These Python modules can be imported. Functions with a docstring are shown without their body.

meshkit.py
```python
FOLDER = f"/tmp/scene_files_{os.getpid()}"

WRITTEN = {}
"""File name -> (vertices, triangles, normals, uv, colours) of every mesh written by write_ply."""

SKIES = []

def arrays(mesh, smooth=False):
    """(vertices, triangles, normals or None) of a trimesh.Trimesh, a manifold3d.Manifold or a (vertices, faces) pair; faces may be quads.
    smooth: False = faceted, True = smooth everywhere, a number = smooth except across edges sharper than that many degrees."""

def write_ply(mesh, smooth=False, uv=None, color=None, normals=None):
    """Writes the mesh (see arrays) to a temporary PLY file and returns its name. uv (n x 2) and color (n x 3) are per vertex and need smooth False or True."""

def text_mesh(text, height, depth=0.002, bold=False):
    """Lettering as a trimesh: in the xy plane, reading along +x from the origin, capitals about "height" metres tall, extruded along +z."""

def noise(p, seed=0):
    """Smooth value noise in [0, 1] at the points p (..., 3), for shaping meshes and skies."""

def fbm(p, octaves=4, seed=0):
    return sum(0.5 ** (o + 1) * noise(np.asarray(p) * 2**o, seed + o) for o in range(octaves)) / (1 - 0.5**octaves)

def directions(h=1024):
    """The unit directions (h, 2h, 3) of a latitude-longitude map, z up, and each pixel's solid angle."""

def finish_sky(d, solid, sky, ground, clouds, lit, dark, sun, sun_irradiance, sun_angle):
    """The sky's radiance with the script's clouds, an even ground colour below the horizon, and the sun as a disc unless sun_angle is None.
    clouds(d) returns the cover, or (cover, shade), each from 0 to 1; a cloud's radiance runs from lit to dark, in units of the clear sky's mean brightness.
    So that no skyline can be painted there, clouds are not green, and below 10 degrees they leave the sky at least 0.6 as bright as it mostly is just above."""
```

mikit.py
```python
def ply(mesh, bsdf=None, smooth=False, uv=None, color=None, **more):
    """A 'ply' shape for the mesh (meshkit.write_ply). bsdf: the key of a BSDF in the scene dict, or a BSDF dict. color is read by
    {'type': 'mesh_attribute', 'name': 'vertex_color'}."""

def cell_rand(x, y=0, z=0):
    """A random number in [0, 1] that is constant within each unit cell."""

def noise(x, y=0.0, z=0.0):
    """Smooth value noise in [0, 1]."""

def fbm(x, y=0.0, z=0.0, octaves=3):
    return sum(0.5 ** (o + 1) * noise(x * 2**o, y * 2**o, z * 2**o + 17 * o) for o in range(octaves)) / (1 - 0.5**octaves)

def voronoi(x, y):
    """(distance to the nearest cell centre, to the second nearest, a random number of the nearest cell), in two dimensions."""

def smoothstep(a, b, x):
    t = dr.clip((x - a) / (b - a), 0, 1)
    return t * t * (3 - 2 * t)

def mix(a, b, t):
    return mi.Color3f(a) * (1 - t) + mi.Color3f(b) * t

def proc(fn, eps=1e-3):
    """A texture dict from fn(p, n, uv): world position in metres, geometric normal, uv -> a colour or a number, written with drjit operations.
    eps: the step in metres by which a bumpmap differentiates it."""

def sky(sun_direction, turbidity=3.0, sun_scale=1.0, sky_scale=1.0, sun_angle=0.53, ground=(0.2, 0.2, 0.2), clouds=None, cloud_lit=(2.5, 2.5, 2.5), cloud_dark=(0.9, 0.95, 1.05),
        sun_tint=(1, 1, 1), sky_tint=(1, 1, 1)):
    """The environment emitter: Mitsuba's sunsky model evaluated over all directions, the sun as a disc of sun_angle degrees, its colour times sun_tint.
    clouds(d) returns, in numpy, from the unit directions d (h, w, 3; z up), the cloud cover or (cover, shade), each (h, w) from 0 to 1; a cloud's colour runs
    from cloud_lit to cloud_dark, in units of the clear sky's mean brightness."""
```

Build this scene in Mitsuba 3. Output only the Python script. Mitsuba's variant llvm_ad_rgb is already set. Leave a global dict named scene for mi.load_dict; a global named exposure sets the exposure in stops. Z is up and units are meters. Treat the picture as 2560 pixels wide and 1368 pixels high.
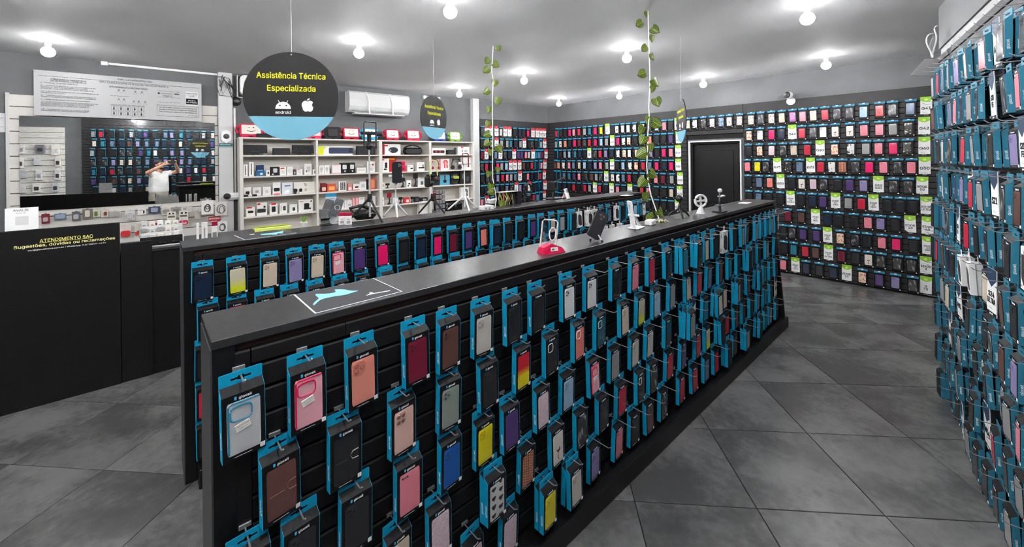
import math, random
import numpy as np, trimesh, mitsuba as mi, drjit as dr
from shapely.geometry import Polygon
import mikit, meshkit

# ------------------------------------------------------------------ camera, lights, exposure
F, CX, CY, ROLL, EYE = 1013.39, 1280.0, 396.48, -0.0115, 1.7
CR, SR = math.cos(ROLL), math.sin(ROLL)
exposure = 0.1
BULB = 480.0                     # radiance of the lamps
scene = {'type': 'scene',
         'camera': {'type': 'perspective', 'fov': math.degrees(2*math.atan(1280/F)), 'fov_axis': 'x', 'near_clip': 0.03, 'far_clip': 60.0,
                    'principal_point_offset_x': 0.0, 'principal_point_offset_y': (684-CY)/1368,
                    'to_world': mi.ScalarTransform4f().look_at(origin=[0, 0, EYE], target=[0, 1, EYE], up=[-SR, 0, CR])}}
labels = {}
BULBS = [(-4.377,3.835,.5), (-1.504,4.015), (-.432,2.915), (-.852,6.644), (.177,5.533), (.933,7.965), (1.881,7.06), (1.244,4.346), (2.834,5.98), (2.306,3.147), (3.727,4.794),
         (.63,1.73,1.25), (.15,.35,1.5), (-3.2,2.48,.6), (-2.13,1.38), (-1.07,.2), (-4.9,.95), (-3.8,-.15), (-2.75,-1.35), (-.2,-.95)]  # second entry of this row: unseen lamp added to brighten the nearest packs
CEIL = 2.88
rng = random.Random(7)

# ------------------------------------------------------------------ geometry of the place: points of known planes
def ray(px, py):
    x, z = (px-CX)/F, (CY-py)/F
    return np.array([CR*x-SR*z, 1.0, SR*x+CR*z])
def at(px, py, z):
    """the point of the level plane at height z"""
    d = ray(px, py); return np.array([0, 0, EYE]) + d*(z-EYE)/d[2]
def atpl(px, py, p0, n):
    d = ray(px, py); n3 = np.array([n[0], n[1], 0]); o = np.array([0, 0, EYE])
    return o + d*(np.dot(np.array([p0[0], p0[1], 0])-o, n3)/np.dot(d, n3))
class Frame:
    """an upright plane: origin, direction to the viewer's right, normal towards the viewer"""
    def __init__(s, o, r):
        s.o, s.r = np.array(o, float), np.array(r, float)/np.linalg.norm(r); s.n = np.array([s.r[1], -s.r[0]])
    def p(s, u, z, off=0.0):
        q = s.o + s.r*u + s.n*off; return np.array([q[0], q[1], z])
    def px(s, x, y, off=0.0):
        q = atpl(x, y, s.o+s.n*off, s.n); return float((q[:2]-s.o) @ s.r), float(q[2])
    def T(s, u, z, off=0.0, yaw=0.0, pitch=0.0, roll=0.0):
        q = s.p(u, z, off); a = math.degrees(math.atan2(s.r[1], s.r[0]))
        return mi.ScalarTransform4f().translate(q.tolist()).rotate([0, 0, 1], a+yaw).rotate([1, 0, 0], pitch).rotate([0, 1, 0], roll)
DB = np.array([.671, -.7413]); COR = np.array([.83, 9.33])
BACK = Frame(COR, DB)                                   # u: 0 at the left corner
LEFT = Frame(COR, (.768, .64))                          # u: 0 at the corner, negative to the left
G = Frame((0, 0), (.744, .668))                         # the two counters run along G.r ; off = distance towards the camera
ER = np.array([.6198, .7847]); RIGHTW = Frame(np.array([ER[1], -ER[0]])*.71, -ER)   # u = -s
G1V, G2V = -1.26, -2.745
def world(x, y, z=0.0, rz=0.0):
    return mi.ScalarTransform4f().translate([float(x), float(y), float(z)]).rotate([0, 0, 1], rz)

# ------------------------------------------------------------------ mesh builder
def lin(c):
    c = np.asarray(c, float)/255; return np.where(c <= .04045, c/12.92, ((c+.055)/1.055)**2.4)
TEXTS = {}
class MB:
    def __init__(s): s.v, s.f, s.c, s.n = [], [], [], 0
    def add(s, v, f, col=(200,200,200), linear=False):
        v = np.asarray(v, float); f = np.asarray(f, int)
        if f.shape[1] == 4: f = np.vstack([f[:, [0,1,2]], f[:, [0,2,3]]])
        col = np.asarray(col, float)
        s.v.append(v); s.f.append(f+s.n); s.c.append(np.broadcast_to(col if linear else lin(col), (len(v), 3))); s.n += len(v); return s
    def box(s, x0, x1, y0, y1, z0, z1, col=(200,200,200)):
        v = [(x, y, z) for x in (x0, x1) for y in (y0, y1) for z in (z0, z1)]
        return s.add(v, [(0,1,3,2), (4,6,7,5), (0,4,5,1), (2,3,7,6), (0,2,6,4), (1,5,7,3)], col)
    def cbox(s, x0, x1, y0, y1, z0, z1, b, col=(200,200,200)):
        """box with chamfered edges"""
        c = np.array([(x0+x1)/2, (y0+y1)/2, (z0+z1)/2]); h = np.array([x1-x0, y1-y0, z1-z0])/2; b = min(b, h.min()*.9)
        P = [tuple(sg*np.where(np.arange(3) == k, h, h-b)) for sg in np.array(np.meshgrid((-1,1),(-1,1),(-1,1))).T.reshape(-1,3) for k in range(3)]
        m = trimesh.convex.convex_hull(np.array(P)+c); return s.add(m.vertices, m.faces, col)
    def rrect(s, cx, cz, w, h, r, y0, y1, col=(200,200,200), seg=4):
        """rounded rectangle facing -y, front at y0, back at y1"""
        r = min(r, w/2-1e-5, h/2-1e-5); P = []
        for sx, sz, a0 in ((1,1,0), (-1,1,90), (-1,-1,180), (1,-1,270)):
            for k in range(seg+1):
                a = math.radians(a0+90*k/seg); P.append((cx+sx*(w/2-r)+r*math.cos(a), cz+sz*(h/2-r)+r*math.sin(a)))
        return s.prism(P, y0, y1, col)
    def prism(s, P, y0, y1, col=(200,200,200)):
        """convex outline in x,z from front y0 to back y1"""
        n = len(P); v = [(x, y0, z) for x, z in P] + [(x, y1, z) for x, z in P] + [(sum(p[0] for p in P)/n, y, sum(p[1] for p in P)/n) for y in (y0, y1)]
        a = sum(P[i][0]*P[(i+1)%n][1]-P[(i+1)%n][0]*P[i][1] for i in range(n)); f = []
        for i in range(n):
            j = (i+1) % n; f += [(2*n, i, j), (2*n+1, n+j, n+i), (i, n+i, n+j), (i, n+j, j)]
        f = np.array(f); return s.add(v, f if a > 0 else f[:, ::-1], col)
    def poly(s, P, y0, y1, col=(200,200,200), holes=()):
        m = trimesh.creation.extrude_polygon(Polygon(P, holes), y1-y0, engine='earcut'); v = np.array(m.vertices)
        return s.add(np.c_[v[:,0], y1-v[:,2], v[:,1]], m.faces, col)
    def tube(s, P, r, col=(200,200,200), seg=6, cap=True):
        P = np.asarray(P, float); n = len(P); t = np.gradient(P, axis=0); t /= np.linalg.norm(t, axis=1, keepdims=True)+1e-12
        ref = np.where(np.abs(t[:, 2:]) < .9, [0, 0, 1.0], [1.0, 0, 0]); ref = np.broadcast_to(ref[0], (n, 3)) if len({tuple(x) for x in ref}) > 1 and abs(t[0,2]) < .99 and abs(np.dot(ref[0], t[-1])) < .95 else ref
        a = np.cross(t, ref); a /= np.linalg.norm(a, axis=1, keepdims=True)+1e-12; b = np.cross(t, a); g = np.arange(seg)*2*math.pi/seg
        R = np.broadcast_to(r, (n,)); v = P[:, None] + R[:, None, None]*(np.cos(g)[None,:,None]*a[:,None]+np.sin(g)[None,:,None]*b[:,None])
        f = [(i*seg+j, i*seg+(j+1)%seg, (i+1)*seg+(j+1)%seg, (i+1)*seg+j) for i in range(n-1) for j in range(seg)]
        f = np.array(f); f = np.vstack([f[:, [0,1,2]], f[:, [0,2,3]]]); v = v.reshape(-1, 3)
        if cap:
            v = np.vstack([v, P[:1], P[-1:]]); m = n*seg
            f = np.vstack([f, [(m, (j+1)%seg, j) for j in range(seg)], [(m+1, (n-1)*seg+j, (n-1)*seg+(j+1)%seg) for j in range(seg)]])
        return s.add(v, f, col)
    def lathe(s, prof, col=(200,200,200), seg=20, c=(0,0,0), axis='z'):
        prof = np.asarray(prof, float); g = np.arange(seg)*2*math.pi/seg; n = len(prof)
        v = np.stack([prof[:, None, 0]*np.cos(g), prof[:, None, 0]*np.sin(g), np.broadcast_to(prof[:, None, 1], (n, seg))], -1).reshape(-1, 3)
        f = np.array([(i*seg+j, i*seg+(j+1)%seg, (i+1)*seg+(j+1)%seg, (i+1)*seg+j) for i in range(n-1) for j in range(seg)])
        if axis == 'y': v = np.c_[v[:,0], -v[:,2], v[:,1]]          # profile height runs towards the viewer
        if axis == 'x': v = np.c_[v[:,2], v[:,0], v[:,1]]
        return s.add(v+np.array(c), f, col)
    def ball(s, c, r, col=(200,200,200), sub=2, scale=(1,1,1)):
        m = trimesh.creation.icosphere(sub, 1.0); return s.add(np.array(m.vertices)*np.array(scale)*r+np.array(c), m.faces, col)
    def text(s, t, h, cx, cz, y, col=(0,0,0), bold=False, align='c', sx=1.0, depth=.0006, maxw=None, vert=False):
        k = (t, bold)
        if k not in TEXTS:
            m = meshkit.text_mesh(t, 1.0, .05, bold); TEXTS[k] = (np.array(m.vertices), np.array(m.faces))
        v, f = TEXTS[k]; v = v.copy(); x0, x1 = v[:,0].min(), v[:,0].max(); w = (x1-x0)*h*sx
        if maxw and w > maxw: sx *= maxw/w; w = maxw
        x = (v[:,0]-x0)*h*sx; z = v[:,1]*h; d = -v[:,2]/.05*depth
        x = x + (cx-w/2 if align == 'c' else cx if align == 'l' else cx-w)
        if vert: x, z = cx-(z-h*.5), cz+(x-cx)
        else: z = z+cz-h*.5
        return s.add(np.c_[x, y+d, z], f, col)
    def xf(s, M):
        """everything so far moved by a 4x4"""
        M = np.array(M.matrix if hasattr(M, 'matrix') else M, float).reshape(4, 4); s.v = [v @ M[:3,:3].T + M[:3,3] for v in s.v]; return s
    def merge(s, o, T):
        M = np.array(T.matrix, float).reshape(4, 4)
        for v, f, c in o: s.add(v @ M[:3,:3].T + M[:3,3], f, c, True)
        return s
    def arrays(s): return np.vstack(s.v), np.vstack(s.f), np.vstack(s.c)
    def ply(s, bsdf, smooth=False, **more):
        v, f, c = s.arrays()
        if smooth and smooth is not True: return mikit.ply((v, f), bsdf, smooth, **more)
        if not bsdf.startswith('vc_'): return mikit.ply((v, f), bsdf, smooth, **more)
        q = np.rint(np.clip(np.where(c <= .0031308, c*12.92, 1.055*np.maximum(c, 1e-9)**(1/2.4)-.055), 0, 1)*255)
        return mikit.ply((v, f), bsdf, smooth, uv=np.c_[q[:, 0]+256*q[:, 1], q[:, 2]], **more)

def num(key):
    if key not in USED: USED[key] = 0; return key
    USED[key] += 1; return f'{key}_{USED[key]:03d}'
USED = {}
def put(key, shape, T=None):
    """one entry of the scene, numbered if the key is taken"""
    head, _, tail = key.rpartition('__'); key = (head+'__' if head else '')+num2(head, tail); d = dict(shape)
    if T is not None: d['to_world'] = T
    scene[key] = d; return key
PART = {}
def num2(head, tail):
    k = (head, tail); PART[k] = PART.get(k, -1)+1
    return tail if PART[k] == 0 and not (head == '' and tail in USED) else f'{tail}_{PART[k]:03d}' if head else num(tail)
def thing(name, label, cat, group=None):
    k = num(name); labels[k] = {'label': label, 'category': cat}
    if group: labels[k]['group'] = group
    return k
def one(name, label, cat, shape, T=None, group=None):
    k = thing(name, label, cat, group); d = dict(shape)
    if T is not None: d['to_world'] = T
    scene[k] = d; return k
def struct(name, shape=None, T=None, label=None):
    USED.setdefault(name, 0); labels[name] = {'kind': 'structure'}
    if label: labels[name]['label'] = label
    if shape is not None:
        d = dict(shape)
        if T is not None: d['to_world'] = T
        scene[name] = d
    return name

# ------------------------------------------------------------------ materials
def rgb(*c): return {'type': 'rgb', 'value': [float(x) for x in lin(c)]}
def pr(col, rough=.5, spec=.5, metal=0.0, **k): return {'type': 'twosided', 'b': {'type': 'principled', 'base_color': col, 'roughness': rough, 'specular': spec, 'metallic': metal, **k}}
def part_colour(p, n, uv):
    """the colour that each piece of a mesh carries: red + 256 green, blue"""
    a = dr.floor(uv.x+.5); g = dr.floor(a/256); c = mi.Color3f(a-256*g, g, dr.floor(uv.y+.5))/255
    return dr.select(c <= .04045, c/12.92, dr.power((c+.055)/1.055, 2.4))
VC = mikit.proc(part_colour)
scene['vc_print'] = pr(VC, .5, .22)
scene['vc_gloss'] = pr(VC, .22, .5, clearcoat=.6, clearcoat_gloss=.9)
scene['vc_matte'] = pr(VC, .8, .2)
scene['black_laminate'] = pr(rgb(10,10,11), .42, .28)
scene['black_board'] = pr(rgb(13,12,13), .6, .2)
scene['wall_slat_black'] = pr(rgb(36,35,36), .55, .3)
scene['groove_wood'] = pr(rgb(52,34,28), .7, .3)
scene['chrome'] = {'type': 'roughconductor', 'material': 'Cr', 'alpha': .12}
scene['white_gloss'] = pr(rgb(232,232,230), .3, .5)
scene['white_paint'] = pr(rgb(204,204,203), .6, .3)
scene['strip_paint'] = pr(rgb(150,150,149), .6, .3)
scene['bulkhead_paint'] = pr(rgb(96,97,98), .6, .3)
scene['black_plastic'] = pr(rgb(22,22,23), .35, .5)
scene['lamp_glow'] = pr(rgb(250,250,250), .4, .3)
def tnoise(p, f): return mikit.fbm(p.x*f, p.y*f, p.z*f, 4)
scene['ceiling_paint'] = pr(mikit.proc(lambda p, n, uv: mi.Color3f(.52)*(0.90+.2*mikit.fbm(p.x*.7, p.y*.7, 3.0, 3))), .75, .2)
scene['wall_paint'] = pr(mikit.proc(lambda p, n, uv: mikit.mix((.112,.115,.118), (.138,.142,.146), mikit.smoothstep(.3, .7, tnoise(p, 1.6)))), .6, .3)
def floor_tex(p, n, uv):
    i = mikit.cell_rand(dr.floor((p.x*ta[0]+p.y*ta[1]-TOFF[0])/TS), dr.floor((p.x*tb[0]+p.y*tb[1]-TOFF[1])/TS)); x, y = p.x+13*i, p.y+7*i
    w = mikit.fbm(x*1.7, y*1.7, 2.0, 3)
    a = mikit.fbm(x*2.6+y*1.2, y*2.6-x*1.0, 0.0, 4); b = mikit.fbm(x*2.0+y*6+2*w, y*2.4-x*1.6+2*w, 4.0, 4); c = mikit.fbm(x*38, y*38, 1.0, 3)
    t = mikit.smoothstep(.34, .72, .5*a+.34*b+.16*c)
    return mikit.mix((.056,.056,.055), (.15,.15,.147), t)*(.95+.1*i)
TS, TX, TY, TH = .5766, .5864, 2.0026, -.0851            # floor tiles
ta, tb = np.array([math.cos(TH), math.sin(TH)]), np.array([-math.sin(TH), math.cos(TH)])
TOFF = (float(np.dot([TX, TY], ta)), float(np.dot([TX, TY], tb))); ta, tb = [[float(q) for q in w_] for w_ in (ta, tb)]
scene['floor_stone'] = pr(mikit.proc(floor_tex), mikit.proc(lambda p, n, uv: .24+.16*mikit.fbm(p.x*3, p.y*3, 0.0, 3)), .5)
scene['grout'] = pr(rgb(34,34,34), .8, .2)

# ------------------------------------------------------------------ room shell
def wallbox(a, b, z0, z1, t, m):
    """an upright slab from a to b, its face on the left of a->b being the line itself"""
    a, b = np.array(a, float), np.array(b, float); d = (b-a)/np.linalg.norm(b-a); n = np.array([d[1], -d[0]])*t
    P = [a, b, b+n, a+n]; v = [(p[0], p[1], z) for z in (z0, z1) for p in P]
    return MB().add(v, [(3,2,1,0), (4,5,6,7), (0,1,5,4), (1,2,6,5), (2,3,7,6), (3,0,4,7)]).ply(m)
CL = COR; LL = COR-LEFT.r*12.0; BR = COR+DB*7.3; FR = BR-ER*11.0
DU0, DU1, DZ = 3.27, 4.09, 1.955                        # the doorway in the back wall
struct('wall_left', wallbox(CL, LL, 0, CEIL, .15, 'wall_paint'))
mb = MB()
for u0, u1, z0, z1 in ((0, DU0, 0, CEIL), (DU1, 7.3, 0, CEIL), (DU0, DU1, DZ, CEIL)):
    P = [BACK.p(u, z, o) for o in (0, -.15) for u in (u0, u1) for z in (z0, z1)]
    mb.add(P, [(0,2,3,1), (4,5,7,6), (0,1,5,4), (2,6,7,3), (0,4,6,2), (1,3,7,5)])
struct('wall_back', mb.ply('wall_paint'))
struct('wall_side', wallbox(FR, BR, 0, CEIL, .15, 'wall_paint'))
struct('wall_front', wallbox(LL, FR, 0, CEIL, .15, 'wall_paint'))
def slab(poly, z0, z1, m):
    mm = trimesh.creation.extrude_polygon(Polygon(poly), z1-z0, engine='earcut'); return MB().add(np.array(mm.vertices)+[0, 0, z0], mm.faces).ply(m)
cen = (CL+LL+BR+FR)/4; ROOM = [tuple(p+(p-cen)/np.linalg.norm(p-cen)*.3) for p in (CL, BR, FR, LL)]
struct('ceiling', slab(ROOM, CEIL, CEIL+.15, 'ceiling_paint'))
struct('floor', slab(ROOM, -.12, -.006, 'grout'))
ta, tb = np.array(ta), np.array(tb)
RP = Polygon([tuple(p) for p in (CL, BR, FR, LL)]); tiles = []
for i in range(-12, 18):
    for j in range(-18, 14):
        c = np.array([TX, TY])+TS*(ta*(j+.5)+tb*(i+.5))
        if RP.distance(Polygon([c+.01, c+[.01,-.01], c-.01])) < .35:
            vis = c[1] > .3 and abs(c[0]) < 1.5*c[1]+.5
            tiles.append((0 if vis else 1, np.hypot(*c), i, j, c))
tiles.sort(key=lambda t: t[:4]); h = TS/2-.0022
tile = MB()
v = [(x*(h-b), y*(h-b), z) for z, b in ((-.012, 0), (-.0012, 0), (0, .0014)) for x, y in ((-1,-1), (1,-1), (1,1), (-1,1))]
tile.add(v, [(0,1,5,4), (1,2,6,5), (2,3,7,6), (3,0,4,7), (4,5,9,8), (5,6,10,9), (6,7,11,10), (7,4,8,11), (8,9,10,11)])
TP = tile.ply('floor_stone'); rest = MB(); tarr = [tile.arrays()]
for k, (_, _, i, j, c) in enumerate(tiles):
    T = world(c[0], c[1], 0, math.degrees(TH))
    if k < 300: put('floor__tile', TP, T)
    else: rest.merge(tarr, T)
if rest.n: labels[put('floor__tile_field', rest.ply('floor_stone'))] = {'kind': 'stuff'}

def plank(fr, u0, u1, z0, z1, off, t, key, mat, bev=.003):
    """one horizontal board of a slatted panel"""
    m = MB(); v = [(u, -o, z) for u in (u0, u1) for o, z in ((0, z0), (t-bev, z0), (t, z0+bev), (t, z1-bev), (t-bev, z1), (0, z1))]
    m.add(v, [(i, (i+1) % 6, 6+(i+1) % 6, 6+i) for i in range(6)]+[(0,3,2,1), (0,5,4,3), (6,7,8,9), (6,9,10,11)])
    return put(key, m.ply(mat), fr.T(0, 0, off))
SP = .0693                                              # slat pitch
def slatted(fr, key, spans, ztop, n, mat, cap=.17, z0=.02):
    """spans: (u0, u1, lowest z); a cap board on top, then n slats down"""
    for u0, u1, zl in spans: plank(fr, u0, u1, ztop-cap+.004, ztop, .012, .022, key+'__cap_board', mat)
    z = ztop-cap
    for k in range(n):
        z1, zz = z-k*SP, max(z-(k+1)*SP+.006, z0)
        for u0, u1, zl in spans:
            if zz >= zl-.001 and z1-zz > .02: plank(fr, u0, u1, zz, z1, .012, .02, key+'__slat', mat)
# dark backing boards and slats: back wall, corner part of the left wall
def backing(key, fr, spans, mat='black_board', t=.012):
    m = MB()
    for u0, u1, z0, z1 in spans: m.box(u0, u1, -t, 0, z0, z1)
    put(key, m.ply(mat), fr.T(0, 0, 0))
backing('wall_back__backing_board', BACK, [(0, DU0-.03, 0, 2.5), (DU1+.03, 7.0, 0, 2.5), (DU0-.03, DU1+.03, DZ+.03, 2.5)])
slatted(BACK, 'wall_back', [(.014, DU0-.035, 0), (DU0-.03, DU1+.03, 2.05), (DU1+.035, 7.0, 0)], 2.5, 34, 'wall_slat_black')
backing('wall_left__backing_board', LEFT, [(-1.98, 0, 0, 2.5)])
slatted(LEFT, 'wall_left', [(-1.98, -.034, 0)], 2.5, 34, 'wall_slat_black')
# doorway
struct('door_1')
m = MB()
for u in (DU0, DU1-.02): m.box(u, u+.02, -.036, .002, 0, DZ)
m.box(DU0, DU1, -.036, .002, DZ-.02, DZ)
put('door_1__led_strip', m.ply('white_gloss'), BACK.T(0, 0, 0))
m = MB(); A, B = DU0, DU1
m.box(A+.02, A+.055, .0, .12, 0, DZ-.02); m.box(B-.055, B-.02, .0, .12, 0, DZ-.02); m.box(A+.055, B-.055, 0, .12, DZ-.055, DZ-.02)
put('door_1__frame', m.ply('black_board'), BACK.T(0, 0, 0))
m = MB(); m.box(A+.055, B-.055, .05, .09, 0.01, DZ-.055); m.cbox(A+.14, B-.14, .04, .05, .95, DZ-.16, .008); m.cbox(A+.14, B-.14, .04, .05, .12, .85, .008)
put('door_1__panel', m.ply('black_laminate'), BACK.T(0, 0, 0))
m = MB(); m.tube([(A+.11, .05, 1.0), (A+.11, 0, 1.0), (A+.2, 0, 1.0)], .009); put('door_1__panel__handle', m.ply('chrome'), BACK.T(0, 0, 0))

# right partition with its bulkhead
S0, S1 = -4.0, 4.75
m = MB(); m.box(-S1, -S0, 0, .12, 0, CEIL); struct('wall_right', m.ply('wall_paint'), RIGHTW.T(0, 0, 0))
m = MB(); m.box(-S1, -1.5, -.02, 0, 2.55, CEIL); struct('trim_1', m.ply('bulkhead_paint'), RIGHTW.T(0, 0, 0), 'pale grey bulkhead above the right wall of packs')
m = MB(); m.box(-S1, -1.5, -.008, 0, 2.476, 2.55); struct('trim_4', m.ply('strip_paint'), RIGHTW.T(0, 0, 0), 'white strip between the bulkhead and the right wall slats')
slatted(RIGHTW, 'wall_right', [(-S1, -2.2, 0), (-2.195, -1.5, 0)], 2.475, 35, 'wall_slat_black', .05)
slatted(RIGHTW, 'wall_right', [(-1.495, 0, 0), (.005, 1.9, 0)], 2.84, 38, 'wall_slat_black', .2)
# ------------------------------------------------------------------ the two counters with slatted fronts
def counter(name, v, label, u0, u1):
    k = thing(name, label, 'counter'); T = G.T(0, 0, v)
    m = MB().cbox(u0, u1, 0, .25, 1.226, 1.25, .002); put(k+'__top', m.ply('counter_top'), T)
    put(k+'__end_face', MB().box(u0-.002, u0+.002, .003, .247, 0, 1.226).ply('counter_end'), T)
    m = MB().box(u0+.002, u0+.05, .004, .246, 0, 1.226); m.add([(u0+.001, .246, 0), (u0+.05, .246, 0), (u0+.05, .3, 0), (u0+.001, .3, 0), (u0+.001, .246, 1.2), (u0+.05, .246, 1.2), (u0+.05, .25, 1.2), (u0+.001, .25, 1.2)], [(0,3,2,1), (4,5,6,7), (0,1,5,4), (1,2,6,5), (2,3,7,6), (3,0,4,7)])
    put(k+'__end_panel', m.ply('black_laminate'), T)
    P = [(.012, 1.226), (-.075, .105), (.32, .105), (.238, 1.226)]
    m = MB(); v8 = [(u, y, z) for u in (u1-.03, u1-.006) for y, z in P]; m.add(v8, [(0,1,2,3), (4,7,6,5), (0,4,5,1), (1,5,6,2), (2,6,7,3), (3,7,4,0)])
    put(k+'__end_panel', m.ply('black_laminate'), T)
    m = MB().cbox(u0+.052, u1+.05, -.088, .335, 0, .1, .003); put(k+'__plinth', m.ply('black_laminate'), T)
    m = MB().box(u0+.05, u1-.03, .022, .03, .1, 1.226); put(k+'__backing_board', m.ply('groove_wood'), T)
    m = MB().box(u0+.05, u1-.03, .2, .21, .1, 1.226); put(k+'__rear_board', m.ply('black_board'), T)
    fr = Frame(G.p(0, 0, v)[:2], G.r)
    def pl(u0, u1, z0, z1, key):
        b = .004; o = .02; mm = MB(); pts = [(o, z0-.0), (b, z0), (0, z0+b), (0, z1-b), (b, z1), (o, z1)]
        mm.add([(u, y, z) for u in (u0, u1) for y, z in pts], [(0,6,7,1), (1,7,8,2), (2,8,9,3), (3,9,10,4), (4,10,11,5), (0,1,2,3), (0,3,4,5), (6,9,8,7), (6,11,10,9)])
        return put(key, mm.ply('black_board'), fr.T(0, 0, 0))
    us = [u0+.085, u0+.33, u0+1.9, u1-.03]
    for a, b in zip(us[:-1], us[1:]): pl(a+.001, b-.001, 1.163, 1.205, k+'__fascia')
    pl(u0+.05, u0+.083, .1, 1.205, k+'__fascia')
    for i in range(15):
        z1 = 1.157-i*.069
        pl(u0+.085, u1-.03, max(z1-.062, .1), z1, k+'__slat')
    return k
scene['counter_top'] = pr(mikit.proc(lambda p, n, uv: mi.Color3f(.02)*(.85+.3*mikit.fbm(p.x*60, p.y*60, 0.0, 2))), .3, .5)
scene['counter_end'] = pr(rgb(52,52,53), .45, .4)
C1 = counter('display_counter', G1V, 'long black slatted counter nearest the camera, lined with blue boxed phone cases', .113, 4.665)
C2 = counter('display_counter', G2V, 'second black slatted counter behind the nearest one, with tripods standing on its top', .131, 4.70)

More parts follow.
